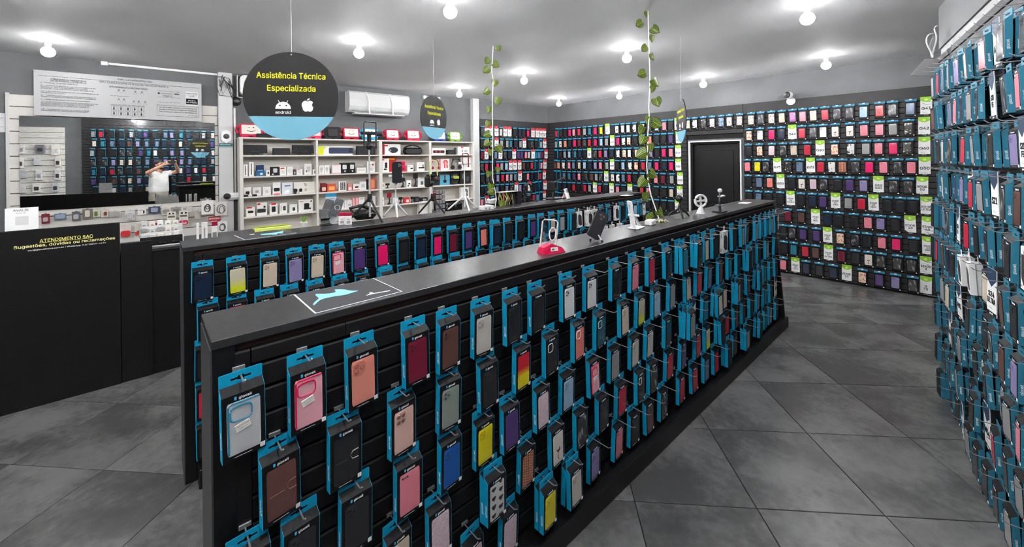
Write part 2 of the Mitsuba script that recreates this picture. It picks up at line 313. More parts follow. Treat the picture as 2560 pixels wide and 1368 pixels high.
# ------------------------------------------------------------------ phone case packs
BLUE, BLK, HAZE = (14,150,192), (10,10,12), (48,118,142)  # last: box blue with right-wall dimness and plastic haze mixed into the colour
CASES = {  # code: (words, colour, second colour, pattern)
 'k': ('black', (26,27,30), (8,8,9), 'lens'), 'K': ('smoky clear', (52,52,52), (150,150,148), 'gloss'), 'n': ('navy blue', (20,34,56), (8,12,20), 'lens'), 'b': ('slate blue', (92,112,138), (60,76,100), 'lens'),
 't': ('teal', (32,110,132), (16,60,74), 'plain'), 'B': ('bright blue', (14,82,158), (10,60,120), 'lens'), 'l': ('pale blue', (150,182,206), (110,140,170), 'lens'), 'c': ('frosted clear', (196,190,182), (165,158,152), 'lens'),
 'w': ('white', (222,222,222), (60,60,66), 'lens'), 'g': ('grey', (142,142,142), (96,96,96), 'plain'), 'G': ('grey-green clear', (128,138,130), (70,72,68), 'lens'), 'r': ('red', (188,30,56), (130,18,36), 'plain'),
 'm': ('maroon', (104,20,44), (70,12,28), 'lens'), 'h': ('hot pink', (226,24,98), (170,20,70), 'plain'), 'p': ('pink', (226,128,142), (60,40,46), 'dots3'), 's': ('salmon pink', (222,120,108), (250,235,230), 'ring'),
 'e': ('beige', (200,184,164), (150,130,112), 'lens'), 'y': ('yellow', (222,206,6), (190,172,0), 'lens'), 'v': ('purple', (74,50,106), (46,30,70), 'plain'), 'u': ('lilac', (132,122,164), (96,86,130), 'lens'),
 'x': ('brown', (84,56,50), (50,32,28), 'lens'), 'C': ('clear phone case with pale blue frame', (186,188,190), (44,128,156), 'frame'), 'P': ('clear phone case with pink frame', (222,160,170), (208,20,80), 'frame'),
 'S': ('peach pink three-lens', (228,140,122), (150,70,66), 'lens3'), 'E': ('pale pink four-lens', (222,178,166), (110,70,60), 'lens4'), 'X': ('brown wallet', (88,56,52), (112,74,68), 'wallet'), 'Q': ('black wallet', (20,21,24), (170,168,164), 'wallet'),
 'Y': ('red-to-yellow', (196,24,44), (228,206,10), 'grad'), 'O': ('black phone case with white camera ring', (24,24,26), (225,225,222), 'ring'), 'T': ('dark teal', (30,78,92), (190,205,205), 'ring'), 'j': ('cream-to-lime', (198,190,164), (206,214,40), 'grad'),
 'q': ('lilac glitter', (196,166,176), (222,205,212), 'glit'), 'H': ('heart-printed clear', (198,196,194), (40,40,44), 'hearts'), 'L': ('copper honeycomb', (204,136,106), (120,62,40), 'honey'), 'f': ('white flower-printed', (216,208,200), (90,40,50), 'figure'),
 'z': ('black glare-painted', (44,44,48), (150,148,150), 'gloss'), 'R': ('clear ringed', (190,172,160), (120,70,70), 'ring'), 'a': ('white black-spotted', (222,220,216), (30,30,34), 'spots'), 'F': ('cream flower-printed', (224,204,176), (206,92,84), 'flor'),
 'A': ('black and gold patterned', (38,36,34), (206,190,164), 'spots'), 'd': ('denim blue floral', (92,118,150), (180,196,214), 'flor'), 'V': ('pink and violet checked', (206,96,136), (70,70,150), 'check'), 'o': ('orange', (232,72,70), (170,20,40), 'heart1')}
def nz(a, b, s): return meshkit.noise(np.stack([a, b, np.zeros_like(a)+s*3.7], -1), s)
def case_colors(code, x, z, seed):
    """x -1..1, z 0 (bottom)..1 (top) -> sRGB"""
    w, c1, c2, pt = CASES[code]; c1, c2 = np.array(c1, float), np.array(c2, float); t = np.zeros_like(x); X, Zm = x*.5, z*2.0
    if pt == 'grad': t = np.clip((.62-z)/.25, 0, 1) if code == 'Y' else np.clip((.55-z)/.4, 0, 1)
    elif pt == 'spots': t = (nz(X*5+seed, Zm*5, 1) > .63)*1.0
    elif pt == 'flor': t = (nz(X*6+seed, Zm*6, 2) > .58)*1.0
    elif pt == 'glit': t = nz(X*22, Zm*22, 3)
    elif pt == 'gloss': t = np.clip((nz(X*4+seed, Zm*2.2+X*3, 4)-.55)*5, 0, 1)*.8  # pale glare streaks of the plastic, painted into the case colour
    elif pt == 'check': t = ((np.floor(X*9)+np.floor(Zm*9)) % 2)
    elif pt == 'honey':
        a, b = X*6, Zm*6; b2 = b+.5*(np.floor(a) % 2); t = (np.maximum(abs(a % 1-.5), abs(b2 % 1-.5)) > .36)*1.0
    elif pt in ('hearts', 'heart1'):
        n = 2 if pt == 'hearts' else 1; a = (X+.5)*n; b = Zm*n*(1 if n == 2 else .5)+.5*(np.floor(a) % 2); hx, hz = (a % 1-.5)*3.2, (b % 1-.42)*3.2
        t = ((hx**2+hz**2-.6)**3-hx**2*hz**3 < 0)*1.0
    elif pt == 'figure': t = ((np.hypot((X-.02)/.2, (Zm-.95)/.18) < 1)*(nz(X*9, Zm*9, 6) > .42)+(abs(X-.05*np.sin(Zm*9)) < .035)*(Zm < .95)*(Zm > .3) > 0)*1.0
    col = c1+(c2-c1)*t[..., None]
    if pt in ('plain', 'lens', 'lens3', 'lens4', 'wallet', 'ring'): col = col*(1+.05*(nz(X*2+seed, Zm*1.3, 8)-.5))[..., None]
    if pt == 'frame': col = col*(.98+.16*nz(X*2+seed, Zm*2, 9))[..., None]
    return np.clip(col, 0, 255)
CW, CH, CZ = .036, .066, -.113                          # half width, half height and centre of the window
def case_mesh(code, tier, seed=0, part=None):
    m = MB(); pt = CASES[code][3]; c1, c2 = CASES[code][1:3]
    nx, nzn = {0: (4, 8), 1: (14, 26), 2: (22, 40)}[tier] if pt in ('grad', 'spots', 'flor', 'glit', 'gloss', 'check', 'honey', 'hearts', 'heart1', 'figure') else ((2, 1), (4, 5), (12, 18))[tier]
    gx, gz = np.meshgrid(np.linspace(-1, 1, nx+1), np.r_[0, .012, .035, np.linspace(.07, .93, nzn+1), .965, .988, 1] if tier else np.linspace(0, 1, nzn+1)); r = .18; nzn = len(gz)-1
    dx = np.where(gz > 1-r*.5, 1-.5*np.maximum(0, (gz-(1-r*.5))/(r*.5))**2*r, 1)*np.where(gz < r*.5, 1-.5*np.maximum(0, (r*.5-gz)/(r*.5))**2*r, 1)
    y = -.0232-.0012*(1-np.maximum(abs(gx), abs(gz*2-1))**8)
    V = np.stack([gx*dx*CW, y, CZ-CH+gz*2*CH], -1); quads = np.stack([V[:-1, :-1], V[:-1, 1:], V[1:, 1:], V[1:, :-1]], 2).reshape(-1, 3)
    mid = lambda a: (a[:-1, :-1]+a[1:, 1:])/2
    m.add(quads, np.arange(len(quads)).reshape(-1, 4), np.repeat(lin(case_colors(code, mid(gx), mid(gz), seed)).reshape(-1, 3), 4, 0), True)
    if tier == 0 or part == 0: return m
    if part == 1: m = MB()
    zt = CZ+CH
    def rd(x, z, r, c, h=.0012): m.lathe([(0, h), (r*.8, h), (r, 0)], c, 10 if tier == 2 else 6, (x, -.0243, z), 'y')
    dk = tuple(np.array(c1)*.55)
    if pt == 'lens':
        m.rrect(-.017, zt-.021, .027, .03, .007, -.0256, -.0236, tuple(np.array(c1)*.86+8), 3)
        for a, b in ((-.023, -.014), (-.023, -.028), (-.011, -.021)): rd(a, zt+b, .0052, c2 if code != 'w' else (40,40,44), .0022)
    elif pt in ('lens3', 'lens4'):
        m.rrect(-.013, zt-.024, .038, .038, .01, -.0256, -.0236, tuple(np.array(c1)*.88), 4)
        for a, b in ((-.021, -.016), (-.021, -.033), (-.005, -.024)) if pt == 'lens3' else ((-.021, -.016), (-.021, -.033), (-.005, -.016), (-.005, -.033)):
            rd(a, zt+b, .0078, c2, .0022); rd(a, zt+b, .0054, tuple(np.array(c1)*(.75 if pt == 'lens3' else .45)), .003)
    elif pt in ('frame', 'ring'):
        P = np.array([(-.017+.024*sx*np.cos(a) if 0 else 0, 0) for a in (0,) for sx in (1,)])
        w, h, cz = (.046, .036, zt-.03) if pt == 'frame' else (.034, .036, zt-.024); cx = -.006 if pt == 'frame' else -.014
        a = np.linspace(0, 2*math.pi, 25 if tier == 2 else 13); e = 4.0
        pth = [(cx+w/2*np.sign(np.cos(t))*abs(np.cos(t))**(2/e), -.0245, cz+h/2*np.sign(np.sin(t))*abs(np.sin(t))**(2/e)) for t in a]
        m.tube(pth, .0022 if pt == 'frame' else .0017, c2, 5)
        if pt == 'frame':
            m.tube([(-CW+.003, -.024, CZ-CH+.004), (-CW+.003, -.024, zt-.008), (-CW+.011, -.024, zt-.003), (CW-.002, -.024, zt-.003)], .0024, c2, 5)
            q = MB().cbox(-.016, .016, -.0262, -.0245, -.0095, .0095, .0005, (232,230,222)); q.box(-.013, .013, -.0263, -.026, .0025, .0035, (120,120,120)).box(-.009, .009, -.0263, -.026, -.0035, -.0025, (130,130,130))
            if code in 'CP': q.xf(mi.ScalarTransform4f().translate([-.003, 0, CZ+.001]).rotate([0,1,0], -14)); m.merge([q.arrays()], mi.ScalarTransform4f())
    elif pt == 'dots3':
        for a in (-.026, -.018, -.010): rd(a, zt-.012, .0034, c2, .0012)
    elif pt == 'wallet':
        m.tube([(CW-.001, -.0246, CZ+.014), (CW-.018, -.0246, CZ+.013), (CW-.025, -.0246, CZ+.002), (CW-.018, -.0246, CZ-.009), (CW-.001, -.0246, CZ-.010)], .0014, c2, 5)
        m.tube([(-CW+.006, -.0246, CZ-.004), (CW-.03, -.0246, CZ-.004)], .0008, tuple(np.array(c1)*1.25), 4)
        m.tube([(CW-.006, -.0246, CZ-.03), (CW-.008, -.0246, CZ-.05)], .0008, tuple(np.array(c1)*1.3), 4)
    return m
HW = .047
def box_mesh(m=None):
    m = m or MB(); P = [(0, -.012), (-.0225, -.029), (-.0225, -.192), (0, -.192)]; x = HW-.001
    return m.add([(s*x, y, z) for s in (-1, 1) for y, z in P], [(0,3,2,1), (4,5,6,7), (0,1,5,4), (1,2,6,5), (2,3,7,6), (3,0,4,7)], BLK)
def side_mesh(s, m=None, d=.0225, blue=BLUE):
    m = m or MB(); P = [(.0005, -.012), (-d, -.029), (-d, -.192), (.0005, -.192)]
    return m.add([(s*x, y, z) for x in (HW-.001, HW) for y, z in P], [(0,1,2,3), (4,7,6,5), (0,4,5,1), (1,5,6,2), (2,6,7,3), (3,7,4,0)] if s < 0 else [(0,3,2,1), (4,5,6,7), (0,1,5,4), (1,2,6,5), (2,3,7,6), (3,0,4,7)], blue)
def header_mesh(m=None, fine=True, hz=.018, blue=BLUE):
    m = m or MB()
    if not fine: return m.box(-HW, HW, -.0015, .0008, -.0175, hz, blue)
    P = [(-HW, -.0175), (HW, -.0175), (HW, hz-.002), (HW-.002, hz), (-HW+.002, hz), (-HW, hz-.002)]
    hole = [(-.021, -.003), (-.008, -.003), (-.006, -.0055), (.006, -.0055), (.008, -.003), (.021, -.003), (.023, 0), (.021, .003), (.008, .003), (.006, .0065), (-.006, .0065), (-.008, .003), (-.021, .003), (-.023, 0)]
    return m.poly(P, -.0015, .0008, blue, [hole])
def logo_mesh(m=None, near=True):
    m = m or MB(); z = CZ+CH+.008
    m.text('glocell', .0062, .004, z, -.0231, (236,236,236), True, sx=1.05); m.rrect(-.017, z+.0005, .0052, .0085, .001, -.0233, -.0225, (70,170,215), 1)
    if near: m.box(-.022, .016, -.0231, -.0225, -.1865, -.1855, (190,190,190))
    return m
def sidelogo_mesh(m=None, s=-1):
    m = m or MB(); q = MB().text('glocell', .0085, 0, 0, 0, (235,240,242), True, sx=1.1)
    v, f, c = q.arrays(); v = np.c_[s*(HW+.0004)+0*v[:,0], -.0125-s*v[:,2], -.135+v[:,0]]; return m.add(v, f[:, ::-1], c, True)
def sticker_mesh(m=None): return (m or MB()).box(.0335, .0445, -.0237, -.0225, -.1875, -.1765, (226,226,224))
PLY = {}
def cached(key, fn, bsdf):
    if key not in PLY: PLY[key] = fn().ply(bsdf)
    return PLY[key]
def body_low(b=BLUE):
    m = box_mesh(); side_mesh(-1, m, blue=b); side_mesh(1, m, blue=b); header_mesh(m, False, blue=b); return m
ARR = {}
def pack_parts(code, tier, seed, b=BLUE):
    """[(part, ply)] of one boxed phone case"""
    cam = tier == 2 and CASES[code][3] in ('lens', 'lens3', 'lens4', 'frame', 'ring', 'dots3', 'wallet')
    cs = ('case', cached(('case', code, tier, seed % 3, cam), lambda: case_mesh(code, tier, seed % 3, 0 if cam else None), 'vc_gloss'))
    if tier == 0: return [('box', cached(('body', b), lambda: body_low(b), 'vc_print')), cs]
    L = [('box', cached('box', box_mesh, 'vc_print')), ('header', cached(('header', b), lambda: header_mesh(blue=b), 'vc_print')), ('side_panel', cached(('sideL', b), lambda: side_mesh(-1, blue=b), 'vc_print')), ('side_panel', cached(('sideR', b), lambda: side_mesh(1, blue=b), 'vc_print')), cs,
         ('box__logo', cached('logo', logo_mesh, 'vc_matte')), ('box__sticker', cached('stick', sticker_mesh, 'vc_matte'))]
    if cam: L.append(('case__'+('clasp' if CASES[code][3] == 'wallet' else 'camera'), cached(('cam', code), lambda: case_mesh(code, 2, 0, 1), 'vc_gloss')))
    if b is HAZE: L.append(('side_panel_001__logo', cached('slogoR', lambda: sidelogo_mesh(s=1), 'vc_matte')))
    if tier == 2 and b is not HAZE: L.append(('side_panel__logo', cached('slogo', sidelogo_mesh, 'vc_matte')))
    return L
def white_parts(tier):
    def body():
        m = MB().cbox(-.046, .046, -.026, 0, -.185, -.02, .001, (224,224,222)); m.poly([(-.012, -.02), (.012, -.02), (.012, .012), (.008, .016), (-.008, .016), (-.012, .012)], -.014, -.012, (224,224,222), [[(-.007, .002), (.007, .002), (.007, .006), (-.007, .006)]])
        m.box(-.004, .004, -.0265, -.026, -.052, -.035, (120,120,120)); m.rrect(-.03, -.172, .008, .008, .004, -.0265, -.0255, (60,100,170), 2)
        m.box(-.0465, -.046, -.017, -.009, -.07, -.04, (150,150,150)); m.box(-.0465, -.046, -.02, -.006, -.172, -.15, (170,170,170)); return m
    def win():
        return MB().prism([(-.034, -.05), (.006, -.05), (.034, -.03-.045), (.034, -.165), (-.006, -.165), (-.034, -.14)][::-1], -.0268, -.0255, (46,44,44))
    return [('box', cached('wbox', body, 'vc_print')), ('window', cached('wwin', win, 'vc_gloss'))]
def model_card(txt, kind):
    head = {'g': (148,196,66), 'r': (190,52,62), 'b': (44,62,86)}[kind]; hw, zt, zb = .05, .02, -.2
    def bd():
        m = MB().box(-hw, hw, -.004, 0, zb, zt, (232,232,230)); m.box(-hw, hw, -.0046, -.0035, zb, zb+.016, (26,26,28))
        if kind == 'b': m.prism([(-hw, zt), (-hw, zt-.05), (0, zt-.085), (hw, zt-.05), (hw, zt)], -.0047, -.0035, head)
        else:
            P = [(-hw, zt), (-hw, zt-.04)]+[(-hw+hw*2*t, zt-.04-.024*math.sin(math.pi*t)) for t in np.linspace(.1, .9, 9)]+[(hw, zt-.04), (hw, zt)]
            m.prism(P, -.0047, -.0035, head); m.lathe([(0, .001), (.014, .001), (.016, 0)], tuple(min(255, c+40) for c in head), 12, (0, -.0047, zt-.036), 'y')
        return m
    def tx():
        m = MB(); L = txt.split('_'); n = len(L); hh = .03 if n == 1 else .024 if n == 2 else .019
        for i, t in enumerate(L): m.text(t, hh, 0, -.115-(i-(n-1)/2)*hh*1.35, -.0048, (18,18,20), True, maxw=.084)
        m.text('glocell', .008, 0, zb+.008, -.0049, (230,230,230), True)
        m.box(-.03, .0, -.0046, -.004, -.165, -.1635, (150,150,150)); m.box(-.03, .01, -.0046, -.004, -.170, -.1685, (150,150,150)); return m
    return [('card', cached(('cb', kind), bd, 'vc_print')), ('card__lettering', cached(('ct', txt, kind), tx, 'vc_matte'))]

RAW = {}
def parse(s):
    out = []
    for e in s.split():
        i = 0
        while i < len(e) and (e[i].isdigit() or e[i] in '.-'): i += 1
        u, c = float(e[:i]), e[i:]
        if c[0] == '=': out.append((u, '=', c[1:], 1))
        else: out.append((u, c[0], None, int(c[1:] or 1)))
    return out
ORD = ['', 'first', 'second', 'third', 'fourth', 'fifth', 'sixth', 'seventh', 'eighth', 'ninth', 'tenth', '11th', '12th', '13th']+[f'{k}th' for k in range(14, 20)]
def nth(k): return ORD[k] if k < 20 else f"{k}{'st' if k % 10 == 1 and k != 11 else 'nd' if k % 10 == 2 and k != 12 else 'rd' if k % 10 == 3 and k != 13 else 'th'}"
def hook(fr, key, u, z, voff, L):
    """a wire hook of length L whose clip sits on the slats, voff behind the pack"""
    def mk():
        m = MB().cbox(-.014, .014, voff-.005, voff, .002, .014, .001); m.tube([(0, voff-.002, .003), (0, -L+.02, .003), (0, -L+.012, .006), (0, -L, .016)], .0021, (205,205,206), 5); return m
    put(key, cached(('hook', round(voff, 3), round(L, 2)), mk, 'hook_metal'), fr.T(u, z, 0))
scene['hook_metal'] = pr(rgb(168,168,170), .35, .5, .7)
packs = []     # (nearness, place, frame, T, code, text, words)
def hang(lst, T, code, txt, depth, kind, label, group, tmin): lst.append((depth, T, code, txt, kind, label, group, tmin))
BOXED, WALLP, CARDS, WHITES = [], [], [], []
ROWW = ['top', 'second', 'third', 'fourth', 'bottom']
def words(code): 
    w = CASES[code][0]; return w if 'phone case' in w else w+' phone case'
def gondola(v, rows, fr, key, where, L):
    for r, s in enumerate(rows):
        z = 1.157-.207*r; items = parse(s)
        for i, (u, c, txt, n) in enumerate(items):
            far = u > 1.55; ln = .115 if far else .062
            hook(fr, key+'__hook', u, z, .036, ln+.028*(n-1))
            rowt = f"{ROWW[r]} row, {where}"
            for k in range(n):
                q = fr.p(u, z, .028*k); yaw = rng.uniform(1, 7)+(0 if far else 1.5); T = fr.T(u, z-.001, .028*k, yaw, rng.uniform(-1, 2.5), rng.uniform(-1.2, 1.2))
                dep = float(q[1])+(30 if v == G2V and r > 1 and u > .4 else 0)
                nm = f"{nth(i+1)} hook from near end"
                if c == '=': hang(CARDS, T, 'b', txt, dep, '', f"white {txt.replace('_', ' ')} price card with dark pointed head, {rowt}", None, 0)
                elif c == 'W': hang(WHITES, T, c, None, dep, '', f"white windowed box, {nm}, {rowt}"+('' if n == 1 else ', in front' if k == n-1 else ', behind another'), None, 0)
                else: hang(BOXED, T, c, None, dep, 'g', f"{words(c)}, {nm}, {rowt}"+('' if n == 1 else ', in front' if k == n-1 else f", {'second' if k == n-2 else 'third'} behind"), f"boxed phone cases on the {where}", 2 if dep < 1.75 else 1 if dep < 3.1 else 0)
A1 = ["0.17C 0.32P 0.47S 0.65m 0.78x 0.93c 1.08k 1.22k 1.42w 1.59w 1.80k 1.98p 2.15r 2.35k 2.51t2 2.73k2 2.90e 3.05k 3.23W 3.41k 3.60g 3.71x 3.93g 4.07t 4.22t 4.34g 4.47k 4.58=XS",
 "0.25X 0.42Q 0.60E 0.78G 0.95k 1.13Y 1.30O 1.49s 1.66T 1.87e 2.04j 2.21l 2.40g 2.61e 2.78r 2.95b 3.14x 3.32t 3.50k 3.68k2 3.84n 3.99k 4.21g 4.47k",
 "0.18k 0.30k 0.45k 0.62p 0.78B 0.93y 1.06v 1.24q 1.41l 1.60P 1.78g 1.97c 2.13c 2.34k 2.55g3 2.71=7/8_PLUS 2.88t 3.05c2 3.21e 3.42g2 3.55k 3.71x 3.92k2 4.13t 4.30k 4.46k",
 "0.58e 0.73q 0.96H2 1.15L 1.33f 1.50z 1.67k 1.84r 2.02O 2.16K 2.36r 2.54v 2.75r 2.90j 3.09k2 3.25r 3.43x 3.60k 3.77k 3.96g 4.15t 4.30k 4.50=XR",
 "0.87q 1.05q 1.25y2 1.42c2 1.60u 1.81p 1.96k 2.11x 2.28K 2.51r 2.69r 2.88b 3.04r 3.22k2 3.41x 3.60g2 3.73k 3.93k2 4.14t 4.29g 4.47k"]
A2 = ["0.21n 0.36j 0.52e 0.65u 0.78e 0.90P 1.04v 1.20h 1.36k 1.50n 1.64h 1.78m 1.93v 2.08s 2.21n2 2.36k 2.51k 2.67v 2.79n 2.94R 3.08g 3.23k2 3.35W 3.50W2 3.62W 3.76k 3.89b 4.04W 4.16k 4.30b 4.43l 4.55t 4.66=11",
 "0.23k 0.36r 0.49c2 0.62c2 0.76c2 0.91g2 1.06g 1.21k3 1.36g 1.50k2 1.63k2 1.79k2 1.93k 2.06r 2.20k2 2.35k 2.47k 2.60e 2.74k 2.89g 3.03k 3.16k 3.30k 3.43n 3.81W 3.95W 4.10W 4.22k",
 "0.22k 0.35g", "0.22r 0.35k", "0.22k 0.35r"]
for r in (2, 3, 4):                                      # rows hidden behind the nearest counter
    A2[r] += ''.join(f" {.55+.16*k:.2f}{rng.choice('kkngrbtxepucv')}" for k in range(25))
FG1, FG2 = Frame(G.p(0, 0, G1V+.035)[:2], G.r), Frame(G.p(0, 0, G2V+.035)[:2], G.r)
gondola(G1V, A1, FG1, C1, 'nearest counter', 0); gondola(G2V, A2, FG2, C2, 'second counter', 0)

# walls of packs
WL = ["1.88k 1.79=POCO_C3 1.68=POCO_C4 1.52=POCO_5 1.41c 1.29=POCO_8 1.17=M_3 1.04k 0.89n 0.79k 0.66h 0.50=POCO_6_PRO 0.37=POCO_5_PRO 0.25=POCO_A2 0.14=POCO_A01",
 "1.89k 1.78K 1.66g 1.52=12_PRO 1.40g 1.25g 1.15t 1.02n 0.88g 0.76=NOTE_5_5G 0.63k 0.54K 0.42k 0.27g 0.14=POCO_X3",
 "1.89m 1.78=POCO_14_PRO 1.66k 1.55b 1.42=POCO_X5 1.31K 1.19n 1.05=POCO_X3 0.94v 0.85v 0.73p 0.64c 0.50=M_5 0.41t 0.34b 0.23m 0.10=POCO_M4",
 "1.90K 1.79r 1.67k 1.51h 1.40g 1.28l 1.15=MIC_C75 1.03=MAX_14 0.90=NOTE_14 0.79x 0.68k 0.56r 0.41n 0.27p 0.14=POCO_F6",
 "1.90k 1.77K 1.67K 1.51u 1.38r 1.26p 1.15g 1.04b 0.89=MIC_C65 0.77k 0.68p 0.55n 0.44k 0.31r 0.16=MIC_C55",
 "1.90k 1.80n 1.69n 1.53b 1.40k 1.27b 1.14K 1.00=12_5G 0.90u 0.79k 0.62=C25 0.50k 0.41n 0.30n 0.14=MIC_5",
 "1.91p 1.78=C12 1.67k 0.93k 0.78K 0.66k 0.51r 0.40b 0.28n 0.17=C33"]
WB = ["0.31r 0.44k 0.57k 0.70h 0.81p 0.95r 1.10g 1.23t 1.37h 1.51y 1.65=E7_E7i 1.79k 1.88f 2.01w 2.13c 2.26a 2.43l 2.56K 2.71l 2.85p 2.97k 3.08=E7 3.27e 3.39a 3.53A 3.67a 3.81d 3.93f 4.08F 4.24F 4.37z 4.51F 4.64e 4.77V 4.89p 5.01e 5.14r 5.27z 5.40z 5.54l 5.69o 5.81z 5.97b 6.10=G41",
 "0.30g 0.43f 0.57L 0.70k 0.83h 0.96m 1.10K 1.22r 1.37h 1.51l 1.64g 1.76=E13 1.90h 2.03a 2.14F 2.28k 2.43k 2.57s 2.71k 2.84k 2.97v 3.10=G_POWER 4.21F 4.36w 4.51h 4.63n 4.76=G62 4.88r 5.01z 5.12w 5.25f 5.40f 5.54p 5.69p 5.81g 5.95A 6.08=G42",
 "0.28k 0.43k 0.55g 0.68l 0.84t 0.97n 1.10k 1.20=E20_E30 1.36K 1.48r 1.62u 1.76n 1.90a 2.04F 2.15w 2.30e 2.42K 2.59u 2.71k 2.84h 2.97p 3.09=E22 4.20k 4.35F 4.51q 4.65K 4.78e 4.94r 5.08=G60 5.24F 5.41a 5.56g 5.68p 5.81h 5.94A 6.08=G60",
 "0.27x 0.37L 0.51a 0.67p 0.79b 0.95e 1.09l 1.23n 1.36u 1.49p 1.64g 1.75=E32 1.88k 2.01l 2.16a 2.29F 2.43r 2.57b 2.70h 2.85n 2.97h 3.09=E30 4.18p 4.32y 4.43K 4.57=G75 4.71A 4.85b 4.97=G73 5.09r 5.21a 5.32L 5.45z 5.59h 5.72p 5.85K 5.97p 6.08=G50",
 "0.25k 0.36k 0.53b 0.67t 0.81v 0.94p 1.12K 1.27x 1.38g 1.49K 1.61=G34_G35 1.77f 1.89a 2.01b 2.14r 2.27k 2.42e 2.55k 2.68p 2.82m 2.98g 3.12=G53 4.19k 4.34b 4.48s 4.61=G50 4.75k 4.87f 5.00q 5.12z 5.27k 5.39v 5.53u 5.67=G52_G82 5.81K 5.94K 6.06=EDGE_50",
 "0.28k 0.40k 0.54n 0.67k 0.79r 0.93k 1.09r 1.21g 1.33=G24 1.46r 1.61k 1.73=G15 1.88p 2.02k 2.14=G30 2.28k 2.40r 2.53p 2.69k 2.84k 2.97e 3.11=G23 4.20k 4.33b 4.46k 4.61k 4.73=EDGE_50_FUSION 4.86k 4.99n 5.11v 5.24=EDGE_50_PRO 5.38g 5.51r 5.62=EDGE_50_NEO 5.75k 5.87k 5.98k 6.09=EDGE_ULTRA",
 "0.28k 0.39k 0.53p 2.53k 2.69k 2.83k 2.96k 3.07=G23 4.70m 4.86x 5.02=EDGE_40_NEO 5.16n 5.28k 5.43k 5.57p 5.69u 5.82k 5.95=EDGE_40 6.10=EDGE_40",
 "2.50x 4.64k 4.75K 4.88v 5.03v 5.15=EDGE_30_NEO 5.29F 5.44z 5.56k 5.70p 5.83h 5.98k 6.10=EDGE_30_PRO",
 "4.65k 4.77t 4.90r 5.02x 5.16=EDGE_30_ULTRA 5.30m 5.44k 5.57f 5.69K 5.84K 5.96K 6.08=EDGE_3",
 "4.64p 4.78=EDGE_30_LITE 4.91n 5.06k 5.21n 5.35=EDGE_20 5.51F 5.67v 5.82u 5.97K 6.08=G_70"]
RN = ['top', 'second', 'third', 'fourth', 'fifth', 'sixth', 'seventh', 'eighth', 'ninth', 'bottom']
def wallrows(rows, fr, sgn, key, kind):
    for r, s in enumerate(rows):
        z = 2.26-.236*r+.093; items = sorted((sgn*u, c, t, n) for u, c, t, n in parse(s)); cnt = {}; last = None
        for i, (u, c, txt, n) in enumerate(items):
            if sgn < 0: zone = 'corner wall beside white column'
            else: zone = 'back wall left of doorway' if u < 3.2 else 'back wall right of doorway' if u > 4.1 else 'back wall above doorway'
            cnt[zone] = cnt.get(zone, 0)+1; q = fr.p(u, z, .02)
            T = fr.T(u, z, .038, rng.uniform(-2.5, 2.5), rng.uniform(0, 3), rng.uniform(-1.3, 1.3)); dep = float(q[1])
            if c == '=': hang(CARDS, T, kind, txt, dep, '', f"white {txt.replace('_', ' ')} card, {nth(cnt[zone])} from left, {RN[r]} row, {zone}", None, 0); last = txt
            else: hang(WALLP, T, c, None, dep, 'w', f"{words(c)}, {nth(cnt[zone])} from left, {RN[r]} row, {zone}", f"phone case packs, {zone}", 1 if dep < 7 else 0)
wallrows(WL, LEFT, -1, 'wall_left', 'r'); wallrows(WB, BACK, 1, 'wall_back', 'g')

# right wall: deep hooks with several packs each; u = -s
RC = ['k','k','K','n','g','k','x','b','c','e','u','k','t','r','K','v','g','n']
RS = {0: "2.83=A77 2.53k 2.36k 2.68z 2.98p 3.12K 3.30e 3.5u 3.7g 3.86b 4.02r 4.2g", 1: "2.90=S20_FE 2.50p 2.36n 2.68z 3.06k 3.22g 3.38n 3.52p 3.68b 3.86c 4.05t 4.22x", 2: "2.52=S21_FE 2.36k 2.68u 2.86k 3.02t 3.18g 3.34r 3.50r 3.68K 3.88c 4.05k 4.22k",
      3: "2.88=S21 2.50x 2.36n 2.68K 3.05g 3.2r 3.36W 3.55u 3.72v 3.9c 4.06n 4.22k", 4: "3.58=S24_FE 2.42W2 2.62k 2.78x 2.94k 3.12k 3.30r 3.76K 3.92g 4.08b 4.24k", 5: "2.93=S24_ULTRA 2.40x 2.56k 2.74x 3.1e 3.27W2 3.46W 3.62k 3.78n 3.95x 4.1r 4.25k",
      6: "3.60=A05 2.40k 2.56u 2.72x 2.9K 3.1k 3.28k 3.44n 3.78e 3.95g 4.1k 4.25k", 7: "3.82=A06 2.36n 2.52p 2.68g 2.84g 3.0k 3.16e 3.32k 3.5g 3.66k 4.0k 4.2n", 8: "3.04=M54 2.38k 2.54g 2.7k 2.87r 3.22k 3.4k 3.58g 3.76k 3.94k 4.15k", 9: "3.55=A12 2.36k 2.52k 2.68g 2.84k 3.0k 3.17k 3.35g 3.73k 3.9k 4.1k"}
